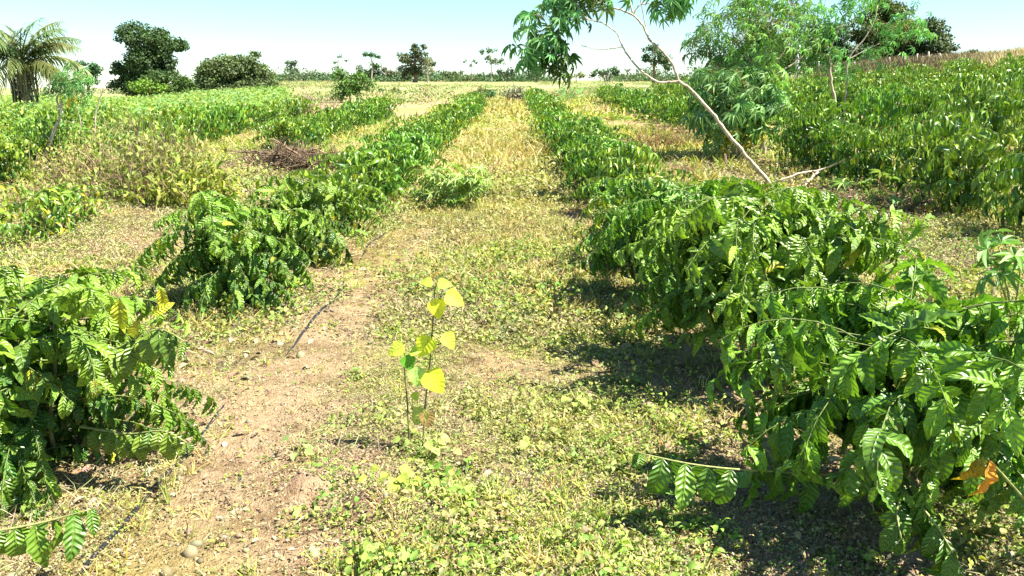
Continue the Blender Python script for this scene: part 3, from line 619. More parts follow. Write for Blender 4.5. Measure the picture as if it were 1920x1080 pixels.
# palm
def palm(label, bx, depth, cpx, cpy, R_px, nf, trunk_r, seed, boots=True, col=(.16, .20, .07), group=None):
    R = np.random.default_rng(seed); pxm = F / depth
    b = at(bx, 163, depth); b[2] = z1(b[0], depth) - .05; c = at(cpx, cpy, depth)
    T = thing('palm_tree', label, 'palm', b, group)
    s = MB(); tt = np.linspace(0, 1, 8)[:, None]; pts = b * (1 - tt) + c * tt
    s.tube(pts, trunk_r * np.array([.55, .6, .75, .9, 1.1, 1.2, 1.1, .6]), 10); s.obj('trunk', M_PALE if boots else M_BARK, T, local=b)
    if boots:
        d = MB(); dl_ = d
        for k in range(110):   # hanging dry leaf bases
            a_ = R.uniform(0, 6.28); t_ = R.uniform(.35, 1.0); p0 = b + (c - b) * t_ + np.array([math.cos(a_), math.sin(a_), 0]) * trunk_r * 1.0
            p1 = p0 + np.array([math.cos(a_) * .30, math.sin(a_) * .30, .12]) * R.uniform(.5, 1.3); p2 = p1 + np.array([math.cos(a_) * .06, math.sin(a_) * .06, -R.uniform(.5, 1.3)])
            p2[2] = max(p2[2], b[2] + .1)
            g_ = R.uniform(.05, .42); (dl_ if k % 2 else d).tube([p0, p1, (p1 + p2) / 2 + [0, 0, .05], p2], [.05, .045, .035, .012], 4, (g_, g_ * .80, g_ * .58))
        d.obj('dry_leaf_bases', M_DRY, T, local=b)
    Lf = R_px / pxm
    for k in range(nf):
        a_ = k * 2.399 + R.uniform(-.2, .2); el = R.uniform(.25, 1.35) if k > nf * .3 else R.uniform(.95, 1.25)
        n = 12; ts = np.linspace(0, 1, n); an = el - (1.7 - el * .55) * ts ** 1.3 * 1.15
        ln = Lf * R.uniform(.85, 1.15)
        dx = np.concatenate([[0], np.cumsum(np.cos(an[1:]))]) * ln / (n - 1); dz = np.concatenate([[0], np.cumsum(np.sin(an[1:]))]) * ln / (n - 1)
        bp = c + np.stack([np.cos(a_) * dx, np.sin(a_) * dx, dz], -1)
        f = MB(); f.tube(bp, .035 * (1 - .85 * ts) * Lf / 3, 4, (.28, .28, .12))
        m_ = 34; u = np.linspace(.12, 1, m_)
        pp = np.stack([np.interp(u, ts, bp[:, i]) for i in range(3)], -1); bd = np.stack([np.interp(u, ts, np.gradient(bp[:, i])) for i in range(3)], -1); bd /= np.linalg.norm(bd, axis=1)[:, None]
        hor = np.cross(bd, [0, 0, 1.]); hor /= np.linalg.norm(hor, axis=1)[:, None] + 1e-6
        for sg in (-1, 1):
            dd = hor * sg * .8 + bd * .55 + np.array([0, 0, -.55]) + R.normal(0, .1, (m_, 3))
            ll = ln * .30 * np.sin(np.pi * np.clip(u * .9 + .08, 0, 1)) ** .6 * R.uniform(.85, 1.1, m_)
            f.leaves(STRIP, pp, dd, np.array([0, 0, 1.]) + hor * sg * .3, ll, .085, jit(np.array(col) * R.uniform(.8, 1.2), m_, R, .25, .1))
        f.obj('frond', M_CAS, T, smooth=False, local=b)
    return T
palm('stout palm with drooping fronds and ragged dry trunk at far left', 42, 46, 40, 122, 118, 30, .24, 3)
palm('tiny distant palm right of the dark low grove', 1176, 165, 1176, 134, 9, 14, .12, 4, boots=False, col=(.05, .08, .03))

# ------------------------------------------------------------------ cassava plants
CB = (.20, .37, .13); CL = (.22, .42, .13); CY = (.52, .48, .06)
def cassava(label, base, stems, clusters, stemmat=M_PALE, templ=PALM_N, seed=0, Ls=.2, group=None, name='cassava_tree', cat='cassava tree', down=.9):
    """stems: list of (pts world, r0, r1); clusters: (point, radius m, n, colour)"""
    R = np.random.default_rng(seed); b = np.asarray(base, float)
    T = thing(name, label, cat, b, group)
    for pts, r0, r1 in stems:
        s = MB(); P = np.asarray(pts, float); k = len(P)
        seg = np.linalg.norm(np.diff(P, axis=0), axis=1); cum = np.concatenate([[0], np.cumsum(seg)])
        n = max(6, k * 5); u = np.linspace(0, cum[-1], n); B = np.stack([np.interp(u, cum, P[:, i]) for i in range(3)], -1)
        for _ in range(2): B[1:-1] = (B[:-2] + 2 * B[1:-1] + B[2:]) / 4
        B[1:-1] += R.normal(0, r0 * .22, (n - 2, 3))
        rr = np.linspace(r0, r1, n) * (1 + .16 * (np.arange(n) % 2))
        s.tube(B, rr, 7); s.obj('stem', stemmat, T, local=b)
    f = MB(); pe = MB()
    for c, rad, n, col in clusters:
        c = np.asarray(c, float); rad = rad * (1.15 if len(clusters) > 4 else 1); n = int(n * 1.15) if len(clusters) > 4 else n
        d = R.normal(0, 1, (n, 3)); d[:, 2] = d[:, 2] * .9; d /= np.linalg.norm(d, axis=1)[:, None]
        r = rad * R.uniform(.35, 1, (n, 1)); st = c + R.normal(0, .16, (n, 3)) * rad + np.array([0, 0, .15 * rad])
        P = st + d * r
        for i in range(n):
            md_ = (st[i] + P[i]) / 2 + [0, 0, .12 * rad]
            pe.tube([st[i], md_, P[i]], .0022 * Ls / .2, 3, (.35, .22, .10), cap=False)
        dirs = d * np.array([.8, .8, .2]) + np.array([0, 0, -down]) + R.normal(0, .25, (n, 3))
        nn = d * np.array([1, 1, .3]) + np.array([0, -.2, .55]) + R.normal(0, .3, (n, 3))
        idx = R.integers(0, len(templ), n); L_ = Ls * R.uniform(.7, 1.25, n); cc = jit(col, n, R, .3, .1)
        for k, tm in enumerate(templ):
            s_ = idx == k
            if s_.any(): f.leaves(tm, P[s_], dirs[s_], nn[s_], L_[s_], 1.0, cc[s_])
    if clusters:
        f.obj('foliage', M_CAS, T, local=b); pe.obj('leaf_stalks', M_DRY, T, local=b)
    return T
def A(*pp, d):  # list of (px,py[,depth offset])
    return [at(p_[0], p_[1], d + (p_[2] if len(p_) > 2 else 0)) for p_ in pp]
gA = 'tall cassava trees among the coffee on the right'
b0 = ground_at(1450, 352); d0 = b0[1]
tA = [(A((1455, 357), (1410, 305), (1372, 262), (1330, 205), (1293, 165), (1272, 152), d=d0), .032, .022),
      (A((1272, 152), (1262, 120), (1238, 92), (1215, 72), (1205, 45), (1187, 28), d=d0 - .1), .020, .013),
      (A((1187, 28), (1165, 18), (1130, 10), (1085, -12), d=d0 - .2), .014, .008),
      (A((1187, 28), (1198, 8), (1222, 6), (1240, 16), d=d0 - .1), .011, .007),
      (A((1187, 28), (1180, 0), (1178, -60), d=d0 - .1), .013, .009),
      (A((1205, 45), (1212, 60), (1205, 20), (1195, -30), d=d0), .008, .006),
      (A((1272, 152), (1235, 156), (1200, 132), (1172, 98), (1165, 82), d=d0 - .4), .017, .011),
      (A((1165, 82), (1158, 62), (1130, 42), (1100, 36), (1060, 30), (1030, 40), d=d0 - .7), .010, .006),
      (A((1166, 88), (1140, 92), (1115, 92), (1090, 85), d=d0 - .6), .009, .005),
      (A((1100, 36), (1060, -20), (1040, -40), d=d0 - .7), .009, .005)]
k_ = F / d0
cl = [((1018, 85), 45, 26, CB), ((1030, 55), 40, 20, CB), ((1000, 95), 36, 14, CB), ((1045, 105), 26, 12, (.10, .17, .04)), ((1050, 125), 18, 14, (.15, .20, .05)), ((1085, 10), 32, 20, (.16, .2, .05)), ((1060, 10), 34, 24, CB), ((1120, 5), 22, 10, (.16, .2, .05)),
      ((1268, 0), 34, 20, CB), ((1250, 20), 24, 9, CB), ((1285, -15), 34, 18, CL), ((1150, -28), 34, 12, CB)]
cassava('leaning cassava tree with long bare forked stems and hanging dark leaf clusters', b0, tA,
        [(at(c[0][0], c[0][1], d0 - .5), c[1] / k_, c[2], c[3]) for c in cl], seed=1, Ls=.23, group=gA)
# dense blue-green cassava in front of second row
bB = ground_at(1385, 300); dB = bB[1]; k_ = F / dB
cassava('dense blue green cassava with thickly hanging leaves behind the leaning stem', bB,
        [(A((1385, 300), (1390, 240), (1375, 170), d=dB), .03, .02), (A((1385, 300), (1350, 230), (1330, 170), d=dB), .03, .015), (A((1390, 240), (1420, 190), (1420, 150), d=dB), .02, .012)],
        [(at(px, py, dB + o_), r / k_, n, c) for px, py, r, n, c, o_ in [(1340, 175, 40, 46, CB, 0), (1385, 165, 42, 48, CB, 0), (1420, 185, 38, 36, CB, .2), (1360, 215, 44, 46, CB, -.2), (1395, 225, 36, 34, CL, -.2), (1370, 245, 26, 10, CY, -.3), (1410, 240, 22, 10, CY, -.3), (1320, 210, 30, 22, CB, 0), (1430, 150, 34, 30, CL, 0), (1440, 210, 34, 30, CB, 0), (1345, 250, 34, 26, CB, -.2)]], seed=2, Ls=.32, group=gA)
dC = 18.6; bC = at(1440, 163, dC); bC[2] = z1(bC[0], dC); k_ = F / dC
cassava('big spreading light green cassava tree with pale branches', bC,
        [([bC, *A((1442, 175), (1440, 148), d=dC)], .04, .03), (A((1440, 148), (1395, 128), (1370, 112), (1355, 90), d=dC), .022, .014), (A((1420, 138), (1405, 110), (1385, 88), (1372, 60), d=dC), .018, .012),
         (A((1440, 148), (1460, 110), (1478, 84), (1490, 50), d=dC), .022, .012), (A((1462, 118), (1440, 90), (1425, 60), (1420, 20), d=dC), .016, .01), (A((1440, 148), (1500, 112), (1520, 90), d=dC), .018, .01)],
        [(at(px, py, dC + o_), r / k_, n, c) for px, py, r, n, c, o_ in [(1325, 62, 30, 30, CL, 0), (1305, 85, 24, 20, CL, 0), (1355, 95, 30, 30, CL, 0), (1375, 50, 40, 50, CL, 0), (1410, 20, 40, 50, CL, .4), (1440, 55, 44, 60, CL, -.3), (1480, 40, 36, 40, CL, 0), (1500, 80, 34, 36, CL, .3), (1395, 75, 34, 40, CL, -.4), (1455, -10, 40, 36, CL, 0), (1385, 5, 28, 26, CL, .3), (1350, 120, 26, 20, CB, 0), (1330, 20, 18, 8, CL, 0), (1460, 90, 34, 34, CL, .3), (1350, 140, 34, 26, CL, -.3), (1430, 125, 36, 26, CL, -.3), (1500, 115, 30, 26, CL, .2), (1525, 60, 30, 26, CL, .3), (1420, -20, 40, 26, CL, 0), (1490, 10, 32, 26, CL, 0), (1540, 100, 24, 20, CB, .4), (1310, 100, 18, 12, (.14, .15, .05), 0)]], seed=3, Ls=.24, templ=PALM_F, group=gA)
dD = 19.0; bD = at(1575, 163, dD); bD[2] = z1(bD[0], dD); k_ = F / dD
cassava('slender cassava tree with pale forked trunk standing above the coffee rows', bD,
        [([bD, *A((1566, 190), (1557, 150), (1555, 115), (1556, 92), d=dD)], .035, .024), (A((1556, 92), (1540, 74), (1531, 55), (1528, 30), d=dD), .02, .012), (A((1556, 92), (1566, 68), (1575, 50), (1590, 42), d=dD), .02, .011), (A((1531, 55), (1545, 20), (1550, -20), d=dD), .008, .005)],
        [(at(px, py, dD + o_), r / k_, n, c) for px, py, r, n, c, o_ in [(1525, 30, 30, 28, CL, 0), (1545, 60, 24, 16, CB, 0), (1590, 18, 28, 22, CL, 0), (1560, 105, 26, 18, CB, .2), (1530, 105, 26, 18, CB, .2), (1610, 5, 24, 16, CL, 0)]], seed=4, Ls=.26, templ=PALM_F, group=gA)
dE = 22.0; bE = at(1590, 163, dE); bE[2] = z1(bE[0], dE); k_ = F / dE
cassava('cassava tree with long pale stem slanting right toward hanging leaf tufts', bE,
        [([bE, *A((1588, 140), (1590, 108), (1622, 72), (1640, 40), (1646, 10), d=dE)], .03, .012), (A((1590, 112), (1630, 90), (1662, 76), d=dE), .014, .008)],
        [(at(px, py, dE + o_), r / k_, n, c) for px, py, r, n, c, o_ in [(1700, 52, 34, 34, CL, 0), (1672, 60, 22, 16, CL, 0), (1728, 62, 20, 14, CL, 0), (1648, 100, 24, 22, CL, 0), (1640, 5, 28, 18, CL, 0), (1605, 130, 20, 14, CB, 0)]], seed=5, Ls=.26, templ=PALM_F, group=gA)
# low cassavas
def lowc(label, px, py, pts, cl_, seed, Ls=.24, col=CB, stem=M_GSTEM, templ=PALM_L):
    b = ground_at(px, py); d = b[1]; k_ = F / d
    return cassava(label, b, [([b, at(c[0], c[1], d + c[4] if len(c) > 4 else d)], .009, .006) for c in cl_], [(at(c[0], c[1], d + (c[4] if len(c) > 4 else 0)), c[2] / k_, c[3], col) for c in cl_], stem, templ, seed, Ls, None, 'cassava_plant', 'cassava plant', .25)
lowc('low blue green cassava clump growing in the middle of the path', 850, 392, 0, [(815, 335, 34, 24), (850, 345, 36, 24), (885, 338, 32, 20), (830, 365, 36, 20), (875, 365, 32, 16), (905, 355, 20, 8), (800, 370, 20, 10)], 11, .16, (.42, .44, .13))
lowc('young cassava plant with star-shaped leaves at the right edge', 1900, 600, 0, [(1875, 470, 34, 5), (1872, 520, 30, 4), (1915, 500, 40, 5)], 12, .19, (.24, .38, .12))
lowc('small cassava plant behind the second coffee bush on the right', 1660, 400, 0, [(1600, 355, 26, 5), (1655, 352, 34, 7), (1705, 368, 30, 6)], 13, .17, (.24, .38, .12))
lowc('grey green cassava rising among the upper coffee rows at right', 1715, 250, 0, [(1700, 180, 26, 26, 6), (1740, 190, 24, 22, 6)], 14, .24, CB, templ=PALM_F)
lowc('blue green cassava beside the far end of the right hand row', 1065, 200, 0, [(1050, 175, 14, 18), (1080, 178, 14, 18)], 15, .3, CB, templ=PALM_F)
# bare leaning cassava stems at left
bL = ground_at(85, 340); dL = bL[1]; kL = F / dL
cassava('pale leaning bare cassava stems with a thin green leaf tuft at left', bL,
        [(A((85, 340), (78, 305), (100, 250), (117, 205), (112, 185), d=dL), .035, .018), (A((112, 205), (105, 185), (118, 168), d=dL), .018, .012), (A((78, 305), (95, 320), (110, 318), (145, 298), d=dL), .018, .01), (A((117, 200), (114, 175), (128, 158), d=dL), .014, .008)],
        [(at(px, py, dL), r / kL, n, c) for px, py, r, n, c in [(130, 155, 24, 26, CB), (145, 150, 22, 20, CL), (150, 180, 20, 14, CL), (140, 190, 14, 6, CY), (115, 165, 18, 10, CB)]], seed=21, Ls=.17, stemmat=M_PALE, templ=PALM_F)
bL2 = ground_at(180, 300); dL2 = bL2[1]
cassava('pale forked bare stem rising above the weeds at left', bL2, [([bL2, *A((178, 240), (180, 205), (193, 172), (196, 160), d=dL2)], .022, .012), (A((193, 172), (200, 165), (212, 170), d=dL2), .009, .006), (A((193, 172), (190, 150), (194, 122), d=dL2), .007, .004)], [], seed=22)
bL3 = ground_at(150, 300); dL3 = bL3[1]
cassava('thin pale stem with yellow leaves between the leaning and forked stems', bL3, [([bL3, *A((148, 260), (152, 225), (142, 195), d=dL3)], .016, .008)], [(at(133, 188, dL3), .12, 5, CY)], seed=23, Ls=.15)

# ------------------------------------------------------------------ brush, fallen branches
def twiggy(name, label, base, rad, h, ntw, twcol, nleaf, leafcol, Lf, seed, cat, flat=False, tw_r=.006, yspread=.6, tmpl=FAR):
    R = np.random.default_rng(seed); b = np.asarray(base, float); T = thing(name, label, cat, b)
    s = MB(); ends = []
    for k in range(ntw):
        a_ = R.uniform(0, 6.28); r = rad * R.random() ** .6
        if flat:
            p0 = np.array([math.cos(a_) * r, math.sin(a_) * r * yspread, R.uniform(0, h)]); dr = R.normal(0, 1, 3); dr[2] *= .25; dr[1] *= .5; dr /= np.linalg.norm(dr); ln = rad * R.uniform(.25, .8)
            p1 = p0 + dr * ln * .5 + R.normal(0, .03, 3); p2 = p0 + dr * ln
        else:
            p0 = np.array([math.cos(a_) * r * .6, math.sin(a_) * r * .6 * yspread, 0]); p2 = np.array([math.cos(a_) * r * 1.05, math.sin(a_) * r * yspread, h * R.uniform(.4, 1.05) * (1 - .4 * (r / rad) ** 2)]) + R.normal(0, .06, 3)
            p1 = (p0 + p2) / 2 + R.normal(0, .12, 3) * rad
        P = np.array([p0, (p0 + p1) / 2 + R.normal(0, .02, 3), p1, (p1 + p2) / 2 + R.normal(0, .04, 3) * rad, p2]); P[:, 2] = np.maximum(P[:, 2], .01)
        g_ = R.uniform(.4, 1.7); rr = tw_r * R.uniform(.4, 1.2) * (1 + 1.8 * (R.random() > .85))
        s.tube(P, [rr, rr * .9, rr * .75, rr * .55, rr * .25], 4, np.array(twcol) * g_, cap=False); ends.append(P)
        for j in range(3):
            q0 = P[R.integers(1, 4)]; q1 = q0 + R.normal(0, .16, 3) * rad + np.array([0, 0, .05 * (0 if flat else 1)]); q1[2] = max(q1[2], .01)
            s.tube([q0, (q0 + q1) / 2 + R.normal(0, .02, 3), q1], [rr * .5, rr * .4, rr * .2], 3, np.array(twcol) * g_ * R.uniform(.7, 1.3), cap=False); ends.append(np.array([q0, (q0 + q1) / 2, q1]))
    s.obj('twigs', M_DRY, T)
    if nleaf:
        f = MB(); idx = R.integers(0, len(ends), nleaf); P = np.array([ends[i][R.integers(1, len(ends[i]))] + R.normal(0, .05, 3) * rad for i in idx]); P[:, 2] = np.maximum(P[:, 2], .03)
        d = R.normal(0, 1, (nleaf, 3)) * [1, 1, .4] + [0, 0, -.5]; n = R.normal(0, .5, (nleaf, 3)) + [0, 0, 1]
        cc = jit(leafcol, nleaf, R, .35, .15); ix = R.integers(0, len(tmpl), nleaf)
        for k, tm in enumerate(tmpl):
            q_ = ix == k; f.leaves(tm, P[q_], d[q_], n[q_], Lf * R.uniform(.6, 1.3, q_.sum()), .45, cc[q_])
        f.obj('foliage', M_WEED, T)
    return T
YG = (.30, .34, .06)
def gp(px, py): return ground_at(px, py)
twiggy('overgrown_shrub', 'overgrown yellow green shrub tangled with dry brown twigs at left', gp(285, 375), 1.15, 1.35, 200, (.27, .21, .14), 1900, (.24, .33, .08), .10, 31, 'shrub')
twiggy('overgrown_shrub', 'pale yellow green shrub below the leaning bare stems', gp(170, 355), 1.0, .95, 150, (.36, .29, .19), 1400, (.28, .35, .09), .09, 32, 'shrub')
twiggy('overgrown_shrub', 'yellow green drooping shrub right of the twiggy brown one', gp(350, 390), .75, .75, 60, (.26, .2, .1), 1000, (.26, .34, .06), .12, 33, 'shrub')
twiggy('overgrown_shrub', 'light green shrub behind the leaning bare stems', gp(240, 290), 1.8, 1.1, 120, (.26, .2, .1), 2000, (.24, .33, .07), .11, 34, 'shrub')
twiggy('overgrown_shrub', 'low scrubby shrub under the leaning bare stems', gp(95, 390), .9, .45, 80, (.34, .24, .16), 600, (.30, .33, .07), .08, 36, 'shrub')
twiggy('dead_brush', 'pinkish dry brush standing before the pale field at left', gp(588, 225), 1.7, 1.25, 170, (.50, .34, .26), 150, (.34, .34, .1), .12, 35, 'brush', tw_r=.012)
twiggy('brush_pile', 'long dark pile of dead palm fronds and twigs between the left rows', gp(545, 322), .95, .40, 420, (.26, .16, .11), 0, YG, .1, 37, 'brush pile', flat=True, tw_r=.011, yspread=.45)
twiggy('dead_brush', 'brown twiggy brush with yellowish leaves beyond the right row', gp(1245, 280), 1.25, .75, 180, (.24, .15, .10), 500, (.30, .30, .08), .10, 38, 'brush')
twiggy('dead_brush', 'tangle of fallen grey twigs behind the second coffee bush on the right', gp(1700, 395), .7, .14, 90, (.20, .15, .12), 60, (.2, .3, .1), .1, 39, 'brush', flat=True)
twiggy('dry_plant', 'dry spiky dark plant standing at the far end of the path', gp(965, 193), .75, 1.3, 60, (.16, .13, .10), 180, (.30, .24, .17), .35, 40, 'plant', tw_r=.03)
for i, (px, py, r, lab) in enumerate([(1120, 300, .5, 'small dry twig clump at the left foot of the right row'), (520, 250, .9, 'dry straw coloured brush above the dead frond pile'), (1290, 330, .5, 'thin dry twigs on the ground left of the leaning cassava')]):
    twiggy('dead_brush', lab, gp(px, py), r, .3, 50, (.36, .26, .18), 80, (.34, .32, .1), .07, 50 + i, 'brush')
# fallen branches
def fallen(label, lines, mat, seed):
    R = np.random.default_rng(seed); b = gp(*lines[0][0][0][:2]); T = thing('fallen_branch', label, 'branch', b)
    for pts, r0, r1 in lines:
        P = []
        for p_ in pts:
            g_ = gp(p_[0], p_[1] + p_[2]); P.append(at(p_[0], p_[1], g_[1]))
        P = np.array(P); n = len(P) * 4; u = np.linspace(0, 1, n) * (len(P) - 1); B = np.stack([np.interp(u, np.arange(len(P)), P[:, i]) for i in range(3)], -1)
        B[1:-1] = (B[:-2] + 2 * B[1:-1] + B[2:]) / 4; B[1:-1] += R.normal(0, .006, (n - 2, 3))
        s = MB(); s.tube(B, np.linspace(r0, r1, n), 6); s.obj('limb', mat, T, local=b)
fallen('long pale fallen branch with a forked end lying right of the leaning cassava', [([(1380, 350, 3), (1450, 342, 8), (1500, 325, 20), (1545, 318, 30), (1600, 293, 62)], .018, .014), ([(1490, 364, 0), (1515, 340, 15), (1535, 322, 26)], .02, .018)], M_PALE, 3)
fallen('dark thin forked branch lying left of the leaning cassava', [([(1425, 347, 0), (1400, 342, 2), (1378, 325, 10), (1362, 308, 22), (1358, 290, 38)], .016, .009), ([(1362, 308, 22), (1363, 292, 36)], .009, .006)], M_BARK, 4)

# ------------------------------------------------------------------ sapling and small broad-leaved plants
HEART = [blade_template(8, b_, .18, .03, 2, shape=.62, cols=2) for b_ in (.3, .7)]
dS = gp(792, 848)[1]; bS = gp(792, 848)
T = thing('sapling', 'thin sapling with big yellow leaves in the middle of the path', 'sapling', bS)
s = MB(); s.tube([bS, at(797, 760, dS), at(806, 680, dS), at(812, 600, dS), at(815, 545, dS), at(820, 530, dS)], [.005, .0045, .004, .0035, .003, .002], 6, (1, 1, 1)); s.obj('stem', M_STEM, T, local=bS)
s = MB(); s.tube([at(768, 850, dS + .05), at(764, 760, dS + .03), at(758, 690, dS), at(758, 655, dS)], [.0045, .004, .003, .002], 6, (1, 1, 1)); s.obj('stem', M_STEM, T, local=bS)
yw = (.74, .84, .06)
for px, py, dx, dz, ln, c, nz in [(815, 560, .25, -1, .10, yw, .5), (835, 552, 1, -.5, .10, yw, .9), (812, 530, -1, .1, .06, (.4, .55, .05), 1), (820, 532, 1, 0, .07, (.6, .6, .1), 1), (806, 630, -.5, -1, .115, yw, .5), (758, 648, -1, -.5, .09, (.7, .75, .1), .8), (832, 625, .7, -1, .09, (.65, .7, .1), .8),
                                   (760, 665, .4, -1, .085, (.16, .36, .03), .3), (778, 688, .15, -1, .10, (.6, .7, .2), .5), (800, 695, .75, -1, .135, yw, .4), (795, 765, -.6, -1, .10, (.65, .55, .15), .7), (800, 770, .1, -1, .09, (.45, .30, .14), .5), (768, 660, .9, .2, .06, (.6, .7, .1), 1), (775, 735, .4, -1, .05, (.5, .6, .1), .5)]:
    f = MB(); f.leaves(HEART[0], [at(px, py, dS - .02)], np.array([[dx, -.15, dz]], float), np.array([[.25, -1, nz]]), ln, .85, np.array([c])); f.obj('leaf', M_SAP, T, local=bS)
def broad(label, px, py, n, rad, ln, col, seed, h=.1, name='broadleaf_weed'):
    R = np.random.default_rng(seed); b = gp(px, py); T = thing(name, label, 'weed', b)
    s = MB(); f = MB()
    for k in range(n):
        a_ = R.uniform(0, 6.28); r = rad * R.random() ** .5; p_ = np.array([math.cos(a_) * r, math.sin(a_) * r, h * R.uniform(.4, 1)])
        s.tube([[0, 0, 0], p_ * [.5, .5, .7], p_], .0018, 4, (.25, .28, .08))
        f.leaves(HEART[R.integers(2)], [p_], np.array([[math.cos(a_), math.sin(a_), -.3]]), np.array([[R.normal(0, .3), -.5, 1]]), ln * R.uniform(.6, 1.15), .85, jit(col, 1, R, .3, .1))
    s.obj('stem', M_DRY, T); f.obj('foliage', M_SAP, T)
G2 = (.36, .48, .08)
for i, a_ in enumerate([('cluster of rounded light green weed leaves left of the soil mounds', 740, 915, 13, .12, .065, G2, .12), ('small pale leafed weed near the hose, left of the path', 555, 860, 6, .08, .06, (.4, .5, .16), .1),
                        ('small green weed at the bottom edge of the picture', 715, 1060, 8, .07, .06, (.40, .58, .12), .1), ('low broad leafed weed at the foot of the sapling', 800, 860, 12, .16, .055, (.4, .48, .14), .12),
                        ('green seedling right of the sapling foot', 870, 910, 12, .13, .05, G2, .08), ('small rounded weed right of the path centre', 1000, 830, 9, .14, .05, (.42, .5, .14), .08),
                        ('leafy weed beside the shadow of the near right bush', 1075, 760, 8, .12, .045, (.34, .48, .12), .08), ('small pale weed near the lower path centre', 860, 1000, 6, .1, .035, (.42, .5, .14), .06)]):
    broad(a_[0], a_[1], a_[2], a_[3], a_[4], a_[5], a_[6], 80 + i, a_[7])

# drip hose
hy = np.linspace(1.9, 9.5, 120); hx = -1.52 + .05 * np.sin(hy * 1.3) + .02 * np.sin(hy * 4.1)
hz = Z(hx, hy) - .001 + .013 * np.sin(hy * 2.1 + 1.4)
s = MB(); s.tube(np.stack([hx, hy, hz], -1), .010, 8)
tag(s.obj('drip_hose', M_HOSE), 'thin black drip irrigation hose half buried beside the left coffee row', 'hose')

# ------------------------------------------------------------------ fence and gate on the right hill
fb = at(1600, 163, 60); fb[2] = z1(fb[0], 60); T = thing('fence', 'row of weathered fence posts before the hilltop trees', 'fence', fb)
pp = []
for px in (1585, 1598, 1607, 1618, 1633, 1648, 1662, 1676, 1690, 1712, 1735, 1755):
    dd = 58 + (px - 1585) * .03; b = at(px, 163, dd); b[2] = z1(b[0], dd); hh = 1.35 * rng.uniform(.8, 1.15); pp.append(b + [0, 0, hh * .8])
    s = MB(); s.tube([b - [0, 0, .2], b + [.02, 0, hh * .5], b + [rng.normal(0, .05), 0, hh]], [.07, .065, .06], 7); s.obj('post', M_POST, T, local=fb)
s = MB()
for dz_ in (0, -.35): s.tube(np.array(pp) + [0, 0, dz_], .008, 4)
s.obj('wire', M_POST, T, local=fb)
gb = at(1505, 163, 62); gb[2] = z1(gb[0], 62); T = thing('gate', 'small white gate with a tall white post under the dark trees', 'gate', gb)
def gbox(nm, c, sx, sy, sz):
    v = np.array([[x_, y_, z_] for x_ in (-1, 1) for y_ in (-1, 1) for z_ in (-1, 1)], float) * [sx / 2, sy / 2, sz / 2] + c
    s = MB(); s.add(v, [(0, 1, 3, 2), (4, 6, 7, 5), (0, 4, 5, 1), (2, 3, 7, 6), (0, 2, 6, 4), (1, 5, 7, 3)]); s.obj(nm, M_WHITE, T, smooth=False, local=gb)
gbox('gate_post', gb + [-.55, 0, 1.4], .22, .22, 2.9); gbox('gate_post', gb + [0.1, 0, 1.1], .12, .12, 2.1); gbox('rail', gb + [.55, 0, 1.55], .8, .08, .16); gbox('rail', gb + [.55, 0, 1.15], .8, .06, .1); gbox('gate_post', gb + [1.0, 0, 1.1], .12, .12, 2.0)

# ------------------------------------------------------------------ ground cover (stuff)
def scatter(n, y0, y1, power=1.0, xm=.72, extra=.8):
    y = y0 * (y1 / y0) ** (rng.random(n) ** power); x = (rng.random(n) * 2 - 1) * (y * xm + extra); return x, y
def rosettes(x, y, k, size, h, leaf, lsz, wd, cols, tmpl=QUAD, upright=.3):
    """k leaflets around every centre"""
    n = len(x); X_ = np.repeat(x, k); Y_ = np.repeat(y, k); S = np.repeat(np.broadcast_to(size, (n,)), k); Lz = np.repeat(np.broadcast_to(lsz, (n,)), k)
    a_ = rng.uniform(0, 6.283, n * k); r = S * np.sqrt(rng.random(n * k)); px_ = X_ + np.cos(a_) * r; py_ = Y_ + np.sin(a_) * r
    hz_ = h * S / np.mean(S) * rng.random(n * k) * (1 - .6 * (r / S) ** 2)
    P = np.stack([px_, py_, Z(px_, py_) + hz_], -1)
    d = np.stack([np.cos(a_), np.sin(a_), rng.normal(upright, .5, n * k)], -1) + rng.normal(0, .35, (n * k, 3)); nn = np.stack([rng.normal(0, .6, n * k), rng.normal(0, .6, n * k), np.ones(n * k)], -1)
    return P, d, nn, Lz * rng.uniform(.6, 1.3, n * k), np.repeat(cols, k, axis=0) * rng.uniform(.7, 1.3, (n * k, 1))
def dryness(x, y): return np.clip(sstep(7, 12, y) * np.exp(-(x / 1.7) ** 2) * (.5 + .8 * fbm(x * .5, y * .25, 17, 3)) + .5 * sstep(.5, .7, fbm(x * .8, y * .5, 19, 3)), 0, 1)
def dry(c, x, y):
    f_ = dryness(x, y)[:, None] * .65; return c * (1 - f_) + np.array([.46, .35, .17]) * f_
def pick(cols, w, n):
    i = rng.choice(len(cols), n, p=np.array(w) / sum(w)); return np.array(cols)[i] * rng.uniform(.85, 1.15, (n, 3))
weed = MB(); grass = MB(); litter = MB()
WC = [(.34, .40, .07), (.42, .44, .10), (.18, .28, .05), (.40, .34, .14), (.26, .18, .11)]
for (n, y0, y1, sz, hh, lsz, k) in [(15000, 1.9, 5.2, .045, .035, .019, 14), (15000, 5.2, 12, .075, .06, .032, 12), (14000, 12, 32, .17, .12, .075, 10), (9000, 32, 62, .35, .22, .17, 8)]:
    x, y = scatter(n, y0, y1); cv = cover(x, y); keep = (rng.random(n) < .06 + .9 * cv) & (rng.random(n) > .8 * strip(x, y))
    keep &= ~((y > 30) & (x < -4) & (x > -26))
    x, y, cv = x[keep], y[keep], cv[keep]; yl = yellowness(x, y)
    wts = dry(pick(WC, (4, 5, 2, 4, 3), len(x)), x, y)
    P, d, nn, l, c = rosettes(x, y, k, sz * rng.uniform(.6, 1.5, len(x)), hh, 0, lsz, .5, wts)
    weed.leaves(QUAD, P, d, nn, l, .6, np.clip(c, 0, .8))
dwd = MB()
